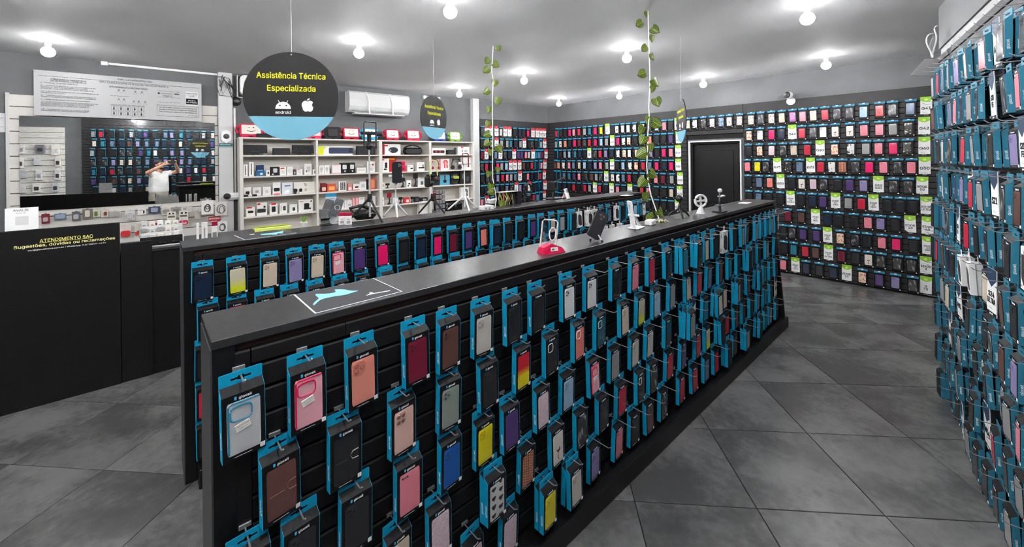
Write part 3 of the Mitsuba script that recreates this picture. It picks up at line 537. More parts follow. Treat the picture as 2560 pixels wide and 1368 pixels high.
for r in range(-1, 10):
    z = 2.2-.233*r+.093; it = parse(RS.get(r, '')); have = {round(a[0], 1) for a in it}; s = 2.2
    while s > -1.8 and (r >= 0 or s > 1.4): s -= 0 if r >= 0 else 0.85; break
    while s > -1.8: it.append((s+rng.uniform(-.03, .03), rng.choice(RC) if rng.random() > .06 else '=', 'A'+str(rng.randint(10, 56)), 1)); s -= .168
    it.sort(); i = 0
    for u, c, txt, n in it:
        inview = u > 2.0; i += inview; n = n if n > 1 else (1+(rng.random() < .75) if c != '=' and inview else 1)
        if inview: hook(RIGHTW, 'wall_right__hook', -u, z, -.032, .185)
        for k in range(n):
            off = .055+.03*k+(.03 if c == '=' else 0); T = RIGHTW.T(-u+.008*k, z-.001, off+.03, rng.uniform(-5, 5), rng.uniform(-1, 3), rng.uniform(-2, 2)); q = RIGHTW.p(-u, z, off); dep = float(q[1])
            d9 = 99+u if not inview else dep; rowt = f"{RN[r]} row, right wall"; nm = f"{nth(i)} hook from near end"; bh = '' if n == 1 else ', in front' if k == n-1 else ', behind another'
            if c == '=':
                if inview: hang(CARDS, T, 'b', txt, d9, '', f"white {txt.replace('_', ' ')} price card with dark pointed head, {rowt}", None, 0)
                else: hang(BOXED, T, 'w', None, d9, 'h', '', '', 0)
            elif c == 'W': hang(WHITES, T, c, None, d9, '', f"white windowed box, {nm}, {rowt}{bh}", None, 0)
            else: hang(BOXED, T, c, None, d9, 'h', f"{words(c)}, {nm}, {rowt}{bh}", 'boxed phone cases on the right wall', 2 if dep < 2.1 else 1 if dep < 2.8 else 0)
LIMIT = 300
BOXED.sort(key=lambda a: a[0]); WALLP.sort(key=lambda a: a[0])
def build_packs(lst, name, cat, wall):
    m = MB()
    for k, (dep, T, code, txt, kind, label, group, tier) in enumerate(lst):
        if k < LIMIT and dep < 50:
            t = thing(name, label, cat, group)
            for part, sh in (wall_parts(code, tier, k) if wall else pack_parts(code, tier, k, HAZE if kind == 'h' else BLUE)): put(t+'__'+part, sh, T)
        else:
            for a in (('body', kind), ('c0', code)):
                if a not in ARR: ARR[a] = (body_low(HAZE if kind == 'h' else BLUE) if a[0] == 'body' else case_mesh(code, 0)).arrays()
                m.merge([ARR[a]], T)
    if m.n:
        k = name+'_rows'; scene[k] = m.ply('vc_print'); labels[k] = {'kind': 'stuff', 'label': 'remaining '+('boxed phone cases' if not wall else 'phone case packs')+' farther along the display rows', 'category': cat}
def wall_parts(code, tier, seed):
    def cd():
        m = MB().box(-.049, .049, -.0215, .001, -.2, -.004, BLK); return m
    def hd():
        m = MB().box(-.051, .051, -.0235, -.018, -.02, .004, (52,142,178)); return m
    cs = ('case', cached(('wcase', code, tier, seed % 3), lambda: case_mesh(code, tier, seed % 3).xf(mi.ScalarTransform4f().translate([-.003, 0.001, .004])), 'vc_gloss'))
    tab = ('hook_tab', cached('tab', lambda: MB().box(-.012, .012, -.034, -.022, -.006, .006, (235,235,235)), 'vc_print'))
    L = [('card', cached('wcard', cd, 'vc_print')), ('header', cached('whead', hd, 'vc_print')), cs, ('card__sticker', cached('wstick', lambda: MB().box(.034, .046, -.0228, -.021, -.196, -.185, (220,220,220)), 'vc_print'))]
    return L+[tab] if tier else L
build_packs(BOXED, 'boxed_phone_case', 'phone case', False); build_packs(WALLP, 'phone_case_pack', 'phone case pack', True)
for dep, T, kind, txt, _, label, group, _ in CARDS:
    t = thing('model_card', label, 'card')
    for part, sh in model_card(txt, kind): put(t+'__'+part, sh, T)
for dep, T, c, txt, _, label, group, _ in WHITES:
    t = thing('windowed_box', label, 'box', 'white windowed phone case boxes')
    if dep > 50: continue
    for part, sh in white_parts(1): put(t+'__'+part, sh, T)
# ------------------------------------------------------------------ lamp bulbs
def lampthing(x, y, power, label, group=None):
    t = thing('ceiling_lamp', label, 'lamp', group); T = world(x, y, CEIL)
    put(t+'__base', cached('lbase', lambda: MB().lathe([(0, 0), (.058, 0), (.058, -.006), (.05, -.014), (.03, -.017), (0, -.017)][::-1], seg=24), 'white_gloss'), T)
    put(t+'__base__socket', cached('lsock', lambda: MB().lathe([(0, -.017), (.021, -.017), (.021, -.04), (.023, -.045), (.023, -.062), (.018, -.066), (0, -.066)][::-1], seg=18), 'white_gloss'), T)
    prof = [(0, -.066), (.016, -.066), (.0185, -.074)]+[(.05*math.sin(a), -.12+.05*math.cos(a)) for a in np.linspace(.42, math.pi, 14)]
    d = cached('lbulb', lambda: MB().lathe(prof[::-1], seg=20), 'lamp_glow')
    put(t+'__bulb', {**d, 'emitter': {'type': 'area', 'radiance': {'type': 'rgb', 'value': [BULB*power, BULB*power, BULB*power*1.01]}}}, T)
LL_ = ['glowing bulb on ceiling above the white notice board', 'glowing bulb on ceiling just right of the big round sign', 'glowing bulb cut off by the top edge of the photo', 'small glowing bulb above the second round sign, beside the white column', 'glowing bulb just right of the short leaf vine',
       'smallest glowing bulb, nearest the back corner of the room', 'glowing bulb left of the long vine, near the back wall', 'glowing bulb beside the top of the long leaf vine', 'glowing bulb on ceiling above the dark doorway', 'largest glowing bulb, at the top right of the ceiling', 'glowing bulb above the white camera on the back wall']
for i, (x, y, *pw) in enumerate(BULBS): lampthing(x, y, pw[0] if pw else 1.0, LL_[i] if i < 11 else f'unseen glowing ceiling bulb outside the picture, {nth(i-10)} counted from the nearest counter outwards', None if i < 11 else 'bulbs outside the picture')

# ------------------------------------------------------------------ round hanging signs
SK, SB, SY = (27,25,25), (116,176,198), (228,218,44)
def half_disc(R, z0, top):
    a0 = math.asin(z0/R); A = np.linspace(a0, math.pi-a0, 40) if top else np.linspace(math.pi-a0, 2*math.pi+a0, 28); return [(R*math.cos(a), R*math.sin(a)) for a in A]
def sign_marks():
    L, W, A = MB(), MB(), MB()
    L.text('Assistência Técnica', .027, 0, .097, -.0042, SY, True, maxw=.302, sx=1.3); L.text('Especializada', .027, 0, .037, -.0042, SY, True, maxw=.212, sx=1.3)
    dome = [(-.073+.0, -.062)]+[(-.038+.034*math.cos(a), -.062+.034*math.sin(a)) for a in np.linspace(0, math.pi, 20)]
    dome = dome[1:]; ey = [[(-.038+s*.014+.0035*math.cos(a), -.046+.0035*math.sin(a)) for a in np.linspace(0, 2*math.pi, 9)[:-1]] for s in (-1, 1)]
    W.poly(dome, -.0044, -.0038, (235,235,235), ey)
    for s in (-1, 1): W.poly([(-.038+s*.0125, -.035), (-.038+s*.020, -.020), (-.038+s*.0225, -.0212), (-.038+s*.0152, -.0365)], -.0044, -.0038, (235,235,235))
    W.text('android', .0135, -.038, -.078, -.0042, (235,235,235), True, maxw=.067, sx=1.2)
    c = lambda x, y, rx, ry: Polygon([(x+rx*math.cos(a), y+ry*math.sin(a)) for a in np.linspace(0, 2*math.pi, 40)])
    ap = c(.062, -.042, .019, .021).union(c(.079, -.042, .019, .021)).union(c(.0635, -.056, .0165, .018)).union(c(.0775, -.056, .0165, .018)).union(c(.0705, -.054, .02, .017))
    ap = ap.difference(c(.0995, -.041, .0105, .0125)).difference(c(.0705, -.0205, .006, .0045)).difference(c(.0705, -.0745, .005, .0035))
    lf = c(.0675, -.0095, .0115, .0115).intersection(c(.0785, -.0205, .0115, .0115))
    for g in (ap, lf):
        for q in getattr(g, 'geoms', [g]): A.poly(list(q.exterior.coords)[:-1], -.0044, -.0038, (235,235,235))
    return L, W, A
SL, SW, SA = sign_marks()
def round_sign(px, py, dep, yaw, label):
    q = np.array([0, 0, EYE])+ray(px, py)*dep; T = world(q[0], q[1], q[2], yaw); t = thing('hanging_sign', label, 'sign'); R, zc = .21, -.098
    put(t+'__black_board', MB().poly(half_disc(R, zc, True), -.0035, .0035, SK).ply('vc_print'), T)
    put(t+'__blue_board', MB().poly(half_disc(R, zc, False), -.0035, .0035, SB).ply('vc_print'), T)
    for nm, m in (('lettering', SL), ('robot_logo', SW), ('fruit_logo', SA)):
        for rot in (0, 180): put(t+'__black_board__'+nm, m.ply('vc_matte'), world(q[0], q[1], q[2], yaw+rot))
    m = MB().tube([(0, 0, R-.012), (0, 0, CEIL-q[2])], .0009, (230,230,230), 5); m.ball((0, -.0035, R-.012), .003, sub=1); put(t+'__cord', m.ply('white_gloss'), T)
    put(t+'__ceiling_hook', MB().tube([(0, 0, CEIL-q[2]), (0, 0, CEIL-q[2]-.02), (.008, 0, CEIL-q[2]-.03), (.012, 0, CEIL-q[2]-.02)], .0015).ply('hook_metal'), T)
round_sign(730, 240.5, 1.94, 12.4, 'large round black and blue sign hanging in front, facing the camera, yellow lettering')
round_sign(1085, 293.5, 3.93, 65, 'round black and blue sign hanging over the second counter, seen at a slant')
round_sign(1703, 302, 3.9, -101, 'round black and blue sign hanging beside the doorway, seen nearly edge-on')

# ------------------------------------------------------------------ hanging vines
def leaf_mesh():
    m = MB(); nt, nc = 14, 16; ts = np.linspace(0, 1, nt+1); cs = np.linspace(-1, 1, nc+1)
    wid = lambda t: .56*math.sin(math.pi*min(1, .16+.84*t)**.72)**.8*(1-.12*t)
    def P(t, c):
        w = wid(t); lobe = .16*math.exp(-((t)/.16)**2)*(1-(1-abs(c))**2); return np.array([c*w, .14*abs(c)**1.6-.35*(t-.45)**2, -t*1.0+lobe])
    for i in range(nt):
        for j in range(nc):
            t, c = (ts[i]+ts[i+1])/2, (cs[j]+cs[j+1])/2; k = j if c < 0 else nc-1-j
            col = (30,36,24) if (abs(c) > .88 or t > .95) else (128,146,52) if k % 2 == 1 and .03 < t < .9 else (88,104,36) if abs(c) < .07 else (44,62,28)
            m.add([P(ts[i], cs[j]), P(ts[i+1], cs[j]), P(ts[i+1], cs[j+1]), P(ts[i], cs[j+1])], [(0,1,2,3)], col)
    m.tube([(0, -.06, -.02), (0, -.05, .12), (0, .02, .24)], .016, (90,110,50), 4); return m
LEAFP = leaf_mesh().ply('vc_leaf')
scene['vc_leaf'] = pr(VC, .3, .5)
def vine(path, d0, d1, leaves, label):
    t = thing('hanging_vine', label, 'vine'); y0, y1 = path[0][1], path[-1][1]
    pos = lambda x, y: np.array([0, 0, EYE])+ray(x, y)*(d0+(d1-d0)*(y-y0)/(y1-y0))
    put(t+'__cable', MB().tube([pos(x, y) for x, y in path], .0045, seg=7).ply('white_gloss'))
    for x, y, s, a in leaves:
        q = pos(x, y); sc = .8*s*(d0+d1)/2/F
        T = mi.ScalarTransform4f().translate(q.tolist()).rotate([0,0,1], rng.uniform(-35, 35)).rotate([0,1,0], a).scale(sc).translate([0, 0, .45]); put(t+'__leaf', LEAFP, T)
R_ = lambda: rng.uniform(-25, 25)
vine([(1620,28),(1621,60),(1622,110),(1624,160),(1625,215),(1622,265),(1623,290),(1620,330),(1619,370),(1617,415),(1620,450),(1628,490),(1640,525),(1648,551)], 3.28, 2.93,
     [(1617,36,20,15),(1598,60,27,60),(1639,75,28,-50),(1631,97,22,10),(1611,122,25,50),(1631,142,22,-30),(1604,185,28,70),(1639,207,29,-40),(1632,223,22,20),(1643,256,28,-20),(1620,301,24,20),(1643,310,32,-60),(1604,326,30,30),(1606,351,29,25),(1627,370,25,-10),(1603,386,36,60),(1633,436,33,-60),(1605,458,32,40),(1617,493,29,-10),(1652,534,30,-40),(1624,546,30,70)], 'long leaf vine on white cable from ceiling down to the nearest counter')
vine([(1233,115),(1231,150),(1229,178),(1233,200),(1231,240),(1231,290),(1232,340),(1232,375),(1231,410),(1232,447),(1237,473),(1241,499),(1237,520)], 4.24, 3.71,
     [(1246,121,20,-40),(1218,153,22,40),(1241,162,22,-60),(1215,176,23,50),(1237,208,22,10),(1215,229,24,60),(1244,254,25,20),(1222,275,20,10),(1219,311,20,20),(1216,337,23,70),(1217,359,23,50),(1249,373,25,-30),(1227,382,20,10),(1244,426,17,0),(1221,436,19,10),(1226,469,23,10),(1226,480,24,80),(1253,510,19,10)], 'shorter leaf vine on white cable left of the back corner, ending on second counter')

# ------------------------------------------------------------------ left wall: columns, cable ducts, devices
def onleft(key, m, bsdf, u=0, z=0, off=0, **k): return put(key, m.ply(bsdf), LEFT.T(u, z, off, **k))
m = MB().cbox(-6.16, -6.005, -.1, 0, 0, CEIL-.001, .004); struct('trim_2', m.ply('white_paint'), LEFT.T(0, 0, 0), 'white column between the mirror and the white shelves')
m = MB().cbox(-2.135, -1.99, -.1, 0, 0, CEIL-.001, .004); struct('trim_3', m.ply('white_paint'), LEFT.T(0, 0, 0), 'white column between the white shelves and the corner wall of packs')
one('cable_duct', 'white cable duct running along top of the wall above the notice board', 'cable duct', MB().cbox(-7.19, -6.16, -.02, 0, 2.845, 2.872, .003).ply('white_gloss'), LEFT.T(0, 0, 0))
one('cable_duct', 'white vertical cable duct beside the white column and shelves', 'cable duct', MB().cbox(-5.99, -5.965, -.02, 0, 1.25, 2.43, .003).ply('white_gloss'), LEFT.T(0, 0, 0))
m = MB().cbox(-7.25, -7.19, -.045, 0, 2.83, 2.875, .006); one('junction_box', 'small white junction box at top of wall above the notice board', 'junction box', m.ply('white_gloss'), LEFT.T(0, 0, 0))
t = thing('wall_siren', 'rounded white alarm box on bracket behind the big round sign', 'alarm box')
m = MB().rrect(-5.83, 2.73, .19, .26, .05, -.17, -.03); onleft(t+'__housing', m, 'white_gloss')
m = MB().rrect(-5.84, 2.72, .08, .16, .03, -.175, -.165, (170,172,174)); onleft(t+'__grille', m, 'vc_print')
m = MB().box(-5.955, -5.945, -.13, 0, 2.57, 2.86); m.box(-5.945, -5.80, -.03, 0, 2.57, 2.58); onleft(t+'__bracket', m, 'white_paint')
t = thing('dome_camera', 'black round camera under the white alarm box beside the white column', 'camera'); onleft(t+'__dome', MB().lathe([(.06, 0), (.06, .03), (.05, .06), (.03, .075), (0, .08)], (20,20,22), 18, (-5.96, 0, 2.52), 'y'), 'black_plastic'); onleft(t+'__lens', MB().lathe([(.02, 0), (.018, .012), (0, .014)], (60,60,64), 12, (-5.955, -.072, 2.52), 'y'), 'vc_gloss')
t = thing('door_viewer', 'white teardrop camera with black oval face on the white column', 'camera')
onleft(t+'__body', MB().rrect(-6.08, 2.035, .11, .16, .05, -.13, -.1), 'white_gloss'); onleft(t+'__face', MB().lathe([(.034, 0), (.03, .006), (0, .008)], (14,14,15), 20, (-6.08, -.13, 2.035), 'y'), 'black_plastic'); onleft(t+'__stem', MB().lathe([(.024, 0), (.02, .01), (0, .012)], (230,230,230), 14, (-6.08, -.13, 1.965), 'y'), 'white_gloss')
m = MB().box(-6.16, -6.01, -.103, -.1, 1.885, 1.945, (60,108,112)); m.box(-6.16, -6.01, -.1035, -.1, 1.885, 1.902, (170,180,180)); m.box(-6.15, -6.03, -.1035, -.103, 1.922, 1.93, (150,190,180)); one('sticker', 'dark green and grey sticker strip across the white column', 'sticker', m.ply('vc_print'), LEFT.T(0, 0, 0))
t = thing('security_camera', 'white rounded camera with black face low on the white column', 'camera')
onleft(t+'__body', MB().cbox(-6.12, -5.93, -.2, -.1, 1.2, 1.29, .03), 'white_gloss'); onleft(t+'__face', MB().lathe([(.04, 0), (.036, .008), (0, .01)], (14,14,15), 20, (-6.085, -.2, 1.25), 'y'), 'black_plastic')
m = MB()
for k in range(7): m.tube([(-6.16+rng.uniform(-.02, .03), -.105-rng.random()*.03, 2.6+rng.random()*.26), (-6.12+rng.uniform(-.03, .06), -.13, 2.55+rng.random()*.3), (-6.05+rng.uniform(-.05, .08), -.12, 2.5+rng.random()*.33), (-6.0+rng.uniform(-.1, .03), -.11, 2.6+rng.random()*.2)], .004, (22,22,24), 5)
labels[put('cable_tangle', m.ply('black_plastic'), LEFT.T(0, 0, 0))] = {'label': 'tangle of black cables at the top of the white column', 'category': 'cables', 'kind': 'stuff'}
t = thing('emergency_light', 'small white emergency light on wall above the second round sign', 'light'); onleft(t+'__body', MB().cbox(-3.1, -2.83, -.06, 0, 2.805, 2.845, .006), 'white_gloss'); onleft(t+'__lamp_head', MB().cbox(-3.17, -3.11, -.06, 0, 2.79, 2.85, .006), 'white_gloss')
t = thing('security_camera', 'white ball camera with black face mounted on top edge of the back wall', 'camera')
put(t+'__mount', MB().lathe([(.055, 0), (.055, .015), (.03, .03), (0, .034)], (230,230,230), 20, (4.75, -.034, 2.47), 'y').ply('white_gloss'), BACK.T(0, 0, 0)); put(t+'__body', MB().ball((4.74, -.1, 2.55), .052, sub=3, scale=(1, 1.15, 1)).ply('white_gloss', True), BACK.T(0, 0, 0)); put(t+'__face', MB().lathe([(.044, 0), (.038, .012), (0, .018)], (14,14,15), 20, (0, 0, 0), 'y').ply('black_plastic'), BACK.T(4.728, 2.555, .145, -14))
m = MB().box(-8.05, -7.962, -.004, 0, 2.035, 2.235, (222,222,222)); m.box(-8.03, -7.97, -.0045, -.004, 2.18, 2.184, (70,70,70)).box(-8.03, -7.97, -.0045, -.004, 2.09, 2.093, (110,110,110)); one('paper_notice', 'white paper notice on the grey wall at left edge', 'notice', m.ply('vc_print'), LEFT.T(0, 0, 0))
# air conditioner
t = thing('air_conditioner', 'white wall air conditioner above the white shelves, half hidden by the big sign', 'air conditioner')
P = [(0, 2.79), (-.17, 2.79), (-.21, 2.76), (-.225, 2.66), (-.22, 2.55), (-.19, 2.49), (-.14, 2.46), (0, 2.46)]
m = MB(); v = [(u, y, z) for u in (-4.52, -3.52) for y, z in P]; n = len(P); m.add(v, [(i, i+n, (i+1) % n+n, (i+1) % n) for i in range(n)]); m.add([(u, y, z) for u in (-4.52, -3.52) for y, z in P]+[(-4.52, -.1, 2.62), (-3.52, -.1, 2.62)], np.array([(16, i, (i+1) % 8) for i in range(8)]+[(17, 8+(i+1) % 8, 8+i) for i in range(8)])); onleft(t+'__body', m, 'white_paint')
onleft(t+'__flap', MB().cbox(-4.45, -3.62, -.24, -.1, 2.43, 2.445, .004), 'white_gloss')
for u in (-4.22, -3.83): onleft(t+'__strap', MB().tube([(u-.035, -.18, 2.785), (u-.02, -.225, 2.72), (u, -.236, 2.64), (u, -.234, 2.52), (u+.008, -.235, 2.44)], .012, (220,220,220), 6), 'white_gloss')
onleft(t+'__vent', MB().box(-4.45, -3.6, -.205, -.18, 2.478, 2.5, (150,152,154)), 'vc_print')

# ------------------------------------------------------------------ white shelves with small goods
SHZ = [1.785, 1.503, 1.235, .967]; DIV = [(-5.955, -5.916), (-5.03, -5.0), (-4.094, -4.041), (-3.205, -3.158), (-2.292, -2.246)]
t = thing('shelf_unit', 'wide white shelf unit with four bays of boxed accessories', 'shelves')
scene['shelf_white'] = pr(rgb(212,208,201), .5, .3)
for a, b in DIV: onleft(t+'__upright', MB().cbox(a, b, -.3, -.012, 0, 2.0, .002), 'shelf_white')
onleft(t+'__top', MB().cbox(-5.96, -2.24, -.302, -.01, 2.0, 2.022, .002), 'shelf_white'); onleft(t+'__back_panel', MB().box(-5.95, -2.25, -.012, -.004, 0, 2.0), 'shelf_white')
for i in range(4):
    for z in SHZ+[.70, .43]: onleft(t+'__shelf', MB().cbox(DIV[i][1], DIV[i+1][0], -.295, -.012, z-.02, z, .002), 'shelf_white')
CROPS = {'a': (590, 290, 4.562), 'b': (780, 290, 4.56), 'c': (940, 290, 4.714), 'd': (1060, 290, 5.07)}
def slot(bay, x0, x1, y0, y1, off=.24):
    """where the photograph shows an article: (left, right, height) on the nearest shelf below it"""
    X, Y, S = CROPS[bay]; u0, zb = LEFT.px(X+x0/S, Y+y1/S, off); u1, _ = LEFT.px(X+x1/S, Y+y1/S, off); _, zt = LEFT.px(X+x0/S, Y+y0/S, off)
    zs = min(SHZ+[2.022, .70], key=lambda z: abs(z-zb)); return u0, u1, zs, max(zt-zb, .03)
W_, K_, R2 = (226,224,220), (30,30,32), (196,36,44)
def carton(bay, x0, x1, y0, y1, base, marks, label, cat='box', d=.06, off=.24, name='boxed_accessory', group=None):
    """marks: (x, z, w, h, colour[, shape]) in fractions of the front"""
    u0, u1, z, h = slot(bay, x0, x1, y0, y1, off); w = u1-u0; t = thing(name, label, cat, group); T = LEFT.T((u0+u1)/2, z, off, rng.uniform(-5, 5))
    put(t+'__carton', MB().cbox(-w/2, w/2, 0, d, 0, h, .0015, base).ply('vc_print'), T)
    if marks:
        m = MB()
        for x, zz, ww, hh, c, *s in marks:
            if s and s[0] == 'o': m.add(*(lambda q: (q.v[0]*np.array([ww*w/2, 1, hh*h/2])+np.array([(x-.5)*w, -.001, zz*h]), q.f[0]))(MB().lathe([(1, 0), (.9, .001), (0, .001)], c, 12, (0, 0, 0), 'y')), c)
            elif s and s[0] == 't': m.text(s[1], hh*h, (x-.5)*w, zz*h, -.001, c, True, maxw=ww*w)
            else: m.rrect((x-.5)*w, zz*h, ww*w, hh*h, min(ww*w, hh*h)*.2, -.0012, .001, c, 2)
        put(t+'__carton__print', m.ply('vc_print'), T)
    return t
gad = lambda c=K_, x=.5, z=.42: [(x, z, .5, .3, c), (x+.12, z-.16, .22, .22, c, 'o')]
rt = [(.3, .88, .5, .14, R2)]
def keyboard(bay, x0, x1, y0, y1, label):
    u0, u1, z, h = slot(bay, x0, x1, y0, y1, .2); w = u1-u0; t = thing('keyboard', label, 'keyboard'); T = LEFT.T((u0+u1)/2, z, .2, 0, -14)
    put(t+'__body', MB().cbox(-w/2, w/2, 0, .015, .03, h, .004, (24,24,26)).ply('vc_print'), T)
    put(t+'__keys', (lambda m: [m.box(-w/2+.008+(w-.016)*i/14, -w/2+.004+(w-.016)*(i+1)/14, -.003, .001, .038+(h-.046)*j/5, .034+(h-.046)*(j+1)/5, (44,44,48)) for i in range(14) for j in range(5)] and m)(MB()).ply('vc_print'), T); labels[f'{t}__keys'] = {'kind': 'stuff'}
    put(t+'__stand', MB().box(-.05, .05, -.01, .06, 0, .006, (40,40,42)).box(-.04, .04, .012, .03, 0, .07, (40,40,42)).ply('vc_print'), LEFT.T((u0+u1)/2, z, .2))
keyboard('a', 80, 360, 315, 440, 'black keyboard on small stand, left end of top shelf'); keyboard('a', 645, 905, 320, 440, 'black keyboard on small stand, right end of the first bay, top shelf')
carton('a', 420, 615, 360, 440, (28,28,30), [(.5, .5, .86, .7, (40,40,43))], 'low black box between the two keyboards')
carton('a', 85, 135, 535, 672, W_, [(.5, .5, .16, .75, K_)], 'slim white box with dark stylus, leftmost on second shelf'); carton('a', 150, 205, 510, 674, W_, [(.5, .5, .14, .8, K_)], 'taller slim white box with dark stylus, second shelf, second from left')
carton('a', 230, 330, 610, 670, (36,96,136), [(.6, .4, .3, .4, (210,220,225))], 'blue card box on second shelf below a navy card'); carton('a', 230, 320, 548, 670, (28,52,96), [(.5, .5, .7, .12, (160,176,200)), (.5, .08, 1, .1, W_)], 'navy card standing behind blue card box, second shelf', off=.17, d=.02)
carton('a', 343, 388, 605, 670, W_, [(.55, .5, .4, .45, K_, 'o')], 'small white box with dark oval, right of the blue card box'); carton('a', 400, 495, 568, 667, (26,26,28), [(.5, .58, .5, .5, (196,196,192)), (.2, .16, .2, .14, W_)], 'black framed pack with pale window, middle of second shelf, first bay')
carton('a', 500, 575, 575, 666, W_, [(.4, .86, .6, .14, R2), (.5, .4, .5, .4, (205,203,198))], 'white box with red top corner, second shelf, right of black framed pack'); carton('a', 582, 650, 570, 664, W_, [(.5, .5, .55, .6, (204,202,198), 'o')], 'plain white box with pale drawing, second shelf, first bay')
carton('a', 655, 685, 600, 662, (70,68,66), [(.5, .4, .6, .4, (150,150,150))], 'narrow dark pack on second shelf between two white boxes'); carton('a', 690, 760, 595, 662, W_, [(.35, .85, .4, .12, R2), (.5, .4, .6, .4, (206,204,200))], 'low white box with red label, second shelf, first bay')
carton('a', 780, 865, 535, 658, W_, [(.55, .5, .5, .5, (190,190,188)), (.3, .3, .12, .2, K_)], 'tall white pack with rounded gadget, right part of second shelf, first bay'); carton('a', 875, 915, 598, 655, W_, [(.6, .45, .2, .5, K_)], 'small white box at right end of second shelf, first bay')
carton('a', 90, 175, 800, 905, W_, gad(), 'white box with black gadget, left end of third shelf'); carton('a', 190, 290, 805, 905, (214,212,208), [(.5, .5, .4, .3, (150,150,150))], 'pale clear box with grey gadget, third shelf, second from left')
carton('a', 305, 400, 800, 900, (218,216,214), [(.5, .45, .4, .4, (190,190,190), 'o')], 'pale box with faint round gadget, third shelf, third from left'); carton('a', 420, 510, 755, 897, W_, [(.5, .42, .75, .28, K_), (.5, .06, .8, .08, R2)], 'tall white box with black gadget and red foot, third shelf')
carton('a', 525, 650, 755, 890, (214,218,224), [(.5, .72, .55, .1, (100,110,130)), (.5, .25, .4, .22, (246,246,246))], 'pale blue-white box with small print, third shelf'); carton('a', 660, 905, 755, 882, (228,224,214), [(.5, .85, .1, .08, (150,120,90)), (.55, .75, .14, .3, (180,178,170), 'o'), (.55, .3, .14, .3, (180,178,170), 'o')], 'wide cream watch box at right end of third shelf, first bay', d=.08, off=.2)
for x0, x1, lab in ((655, 705, 'black smart watch standing in front of the cream watch box'), (722, 760, 'small black and white watch in front of the cream watch box')):
    u0, u1, z, h = slot('a', x0, x1, 812, 880, .29); w = u1-u0; t = thing('watch', lab, 'watch'); put(t+'__face', MB().rrect(0, h*.6, w*.9, h*.55, w*.3, -.012, 0, K_).ply('vc_gloss'), LEFT.T((u0+u1)/2, z, .27)); put(t+'__strap', MB().rrect(0, h*.45, w*.55, h*.9, .005, -.005, .008, (60,60,62) if x0 < 700 else W_).ply('vc_print'), LEFT.T((u0+u1)/2, z, .27))
for x0, x1, lab in ((88, 182, 'black and white cylinder lying in front at left end of third shelf'), (190, 278, 'second black and white cylinder lying on third shelf')):
    u0, u1, z, h = slot('a', x0, x1, 885, 908, .285); w = u1-u0; t = thing('lying_tube', lab, 'tube'); put(t+'__tube', MB().lathe([(0, 0), (.014, 0), (.014, w*.55), (0, w*.55)], (30,30,32), 12, (u0, -.01, z+.014), 'x').ply('vc_print'), LEFT.T(0, 0, .265)); put(t+'__cap', MB().lathe([(0, w*.55), (.013, w*.55), (.013, w), (0, w)], W_, 12, (u0, -.01, z+.014), 'x').ply('vc_print'), LEFT.T(0, 0, .265))
carton('a', 115, 220, 1035, 1140, W_, [(.35, .95, .6, .14, R2), (.5, .5, .6, .25, K_)], 'white box with red top and dark flat gadget, leftmost on fourth shelf'); carton('a', 240, 355, 985, 1132, W_, [(.2, .9, .3, .14, R2), (.45, .38, .85, .3, (52,52,54)), (.75, .66, .24, .16, K_, 'o')], 'white box with dark power bank print, fourth shelf, second from left')
carton('a', 385, 475, 1000, 1120, W_, [(.5, .5, .48, .52, K_), (.5, 1.0, .6, .16, (214,46,54))], 'white box with black panel and red hang tab, fourth shelf'); carton('a', 500, 585, 990, 1112, W_, [(.62, .5, .34, .4, K_), (.62, .5, .2, .24, (90,90,92)), (.2, .5, .16, .5, (200,198,194))], 'white box with small dark phone print, fourth shelf, fourth from left')
carton('a', 612, 700, 1005, 1102, W_, [(.55, .45, .36, .4, (60,60,62))], 'small white box with grey gadget, fourth shelf, fifth from left'); carton('a', 715, 880, 955, 1093, W_, [(.55, .5, .36, .42, K_), (.6, .26, .5, .12, K_), (.86, .86, .12, .13, K_, 'o'), (.2, .86, .26, .06, (150,90,80))], 'large white box with black mount print, right end of fourth shelf, first bay', d=.08)
# second bay
carton('b', 75, 465, 335, 436, W_, [(.66, .5, .74, .72, (54,62,86)), (.93, .5, .1, .5, K_), (.06, .5, .16, .95, (214,222,40)), (.1, .86, .2, .2, (196,206,60))], 'wide white keyboard set box with lime corner, top shelf, second bay', d=.05); carton('b', 515, 720, 335, 436, (28,28,30), [(.5, .5, .9, .8, (40,40,42)), (.85, .5, .03, .5, (90,90,90))], 'black box on top shelf behind the tallest tripod')
for x0, x1, lab in ((80, 137, 'white bulb box, leftmost on second shelf, second bay'), (140, 200, 'second white bulb box on second shelf, second bay')): carton('b', x0, x1, 555, 652, W_, [(.5, .6, .6, .4, (186,186,184), 'o'), (.5, .28, .3, .25, (200,200,198))], lab)
carton('b', 232, 330, 540, 646, (228,224,222), [(.5, .94, .8, .08, (210,120,120)), (.5, .06, .9, .08, (214,140,140))], 'white box with thin red edges, second shelf, second bay')
for x0, x1, lab in ((325, 410, 'left of two black packs with white stickers, second shelf'), (415, 492, 'right of two black packs with white stickers, second shelf')): carton('b', x0, x1, 520, 640, (24,24,26), [(.55, .6, .56, .42, (214,212,206)), (.6, .2, .2, .14, (200,200,200)), (.5, .97, .3, .1, (60,60,60))], lab)
carton('b', 510, 615, 580, 640, W_, [(.5, .5, .8, .3, (206,204,200))], 'low plain white box left of the tallest tripod pole, second shelf'); carton('b', 630, 720, 510, 638, W_, [(.3, .7, .3, .2, (120,150,60), 'o'), (.7, .7, .3, .2, (190,80,80), 'o'), (.5, .3, .4, .3, (190,190,188))], 'white box with coloured drawings at right end of second shelf, second bay')
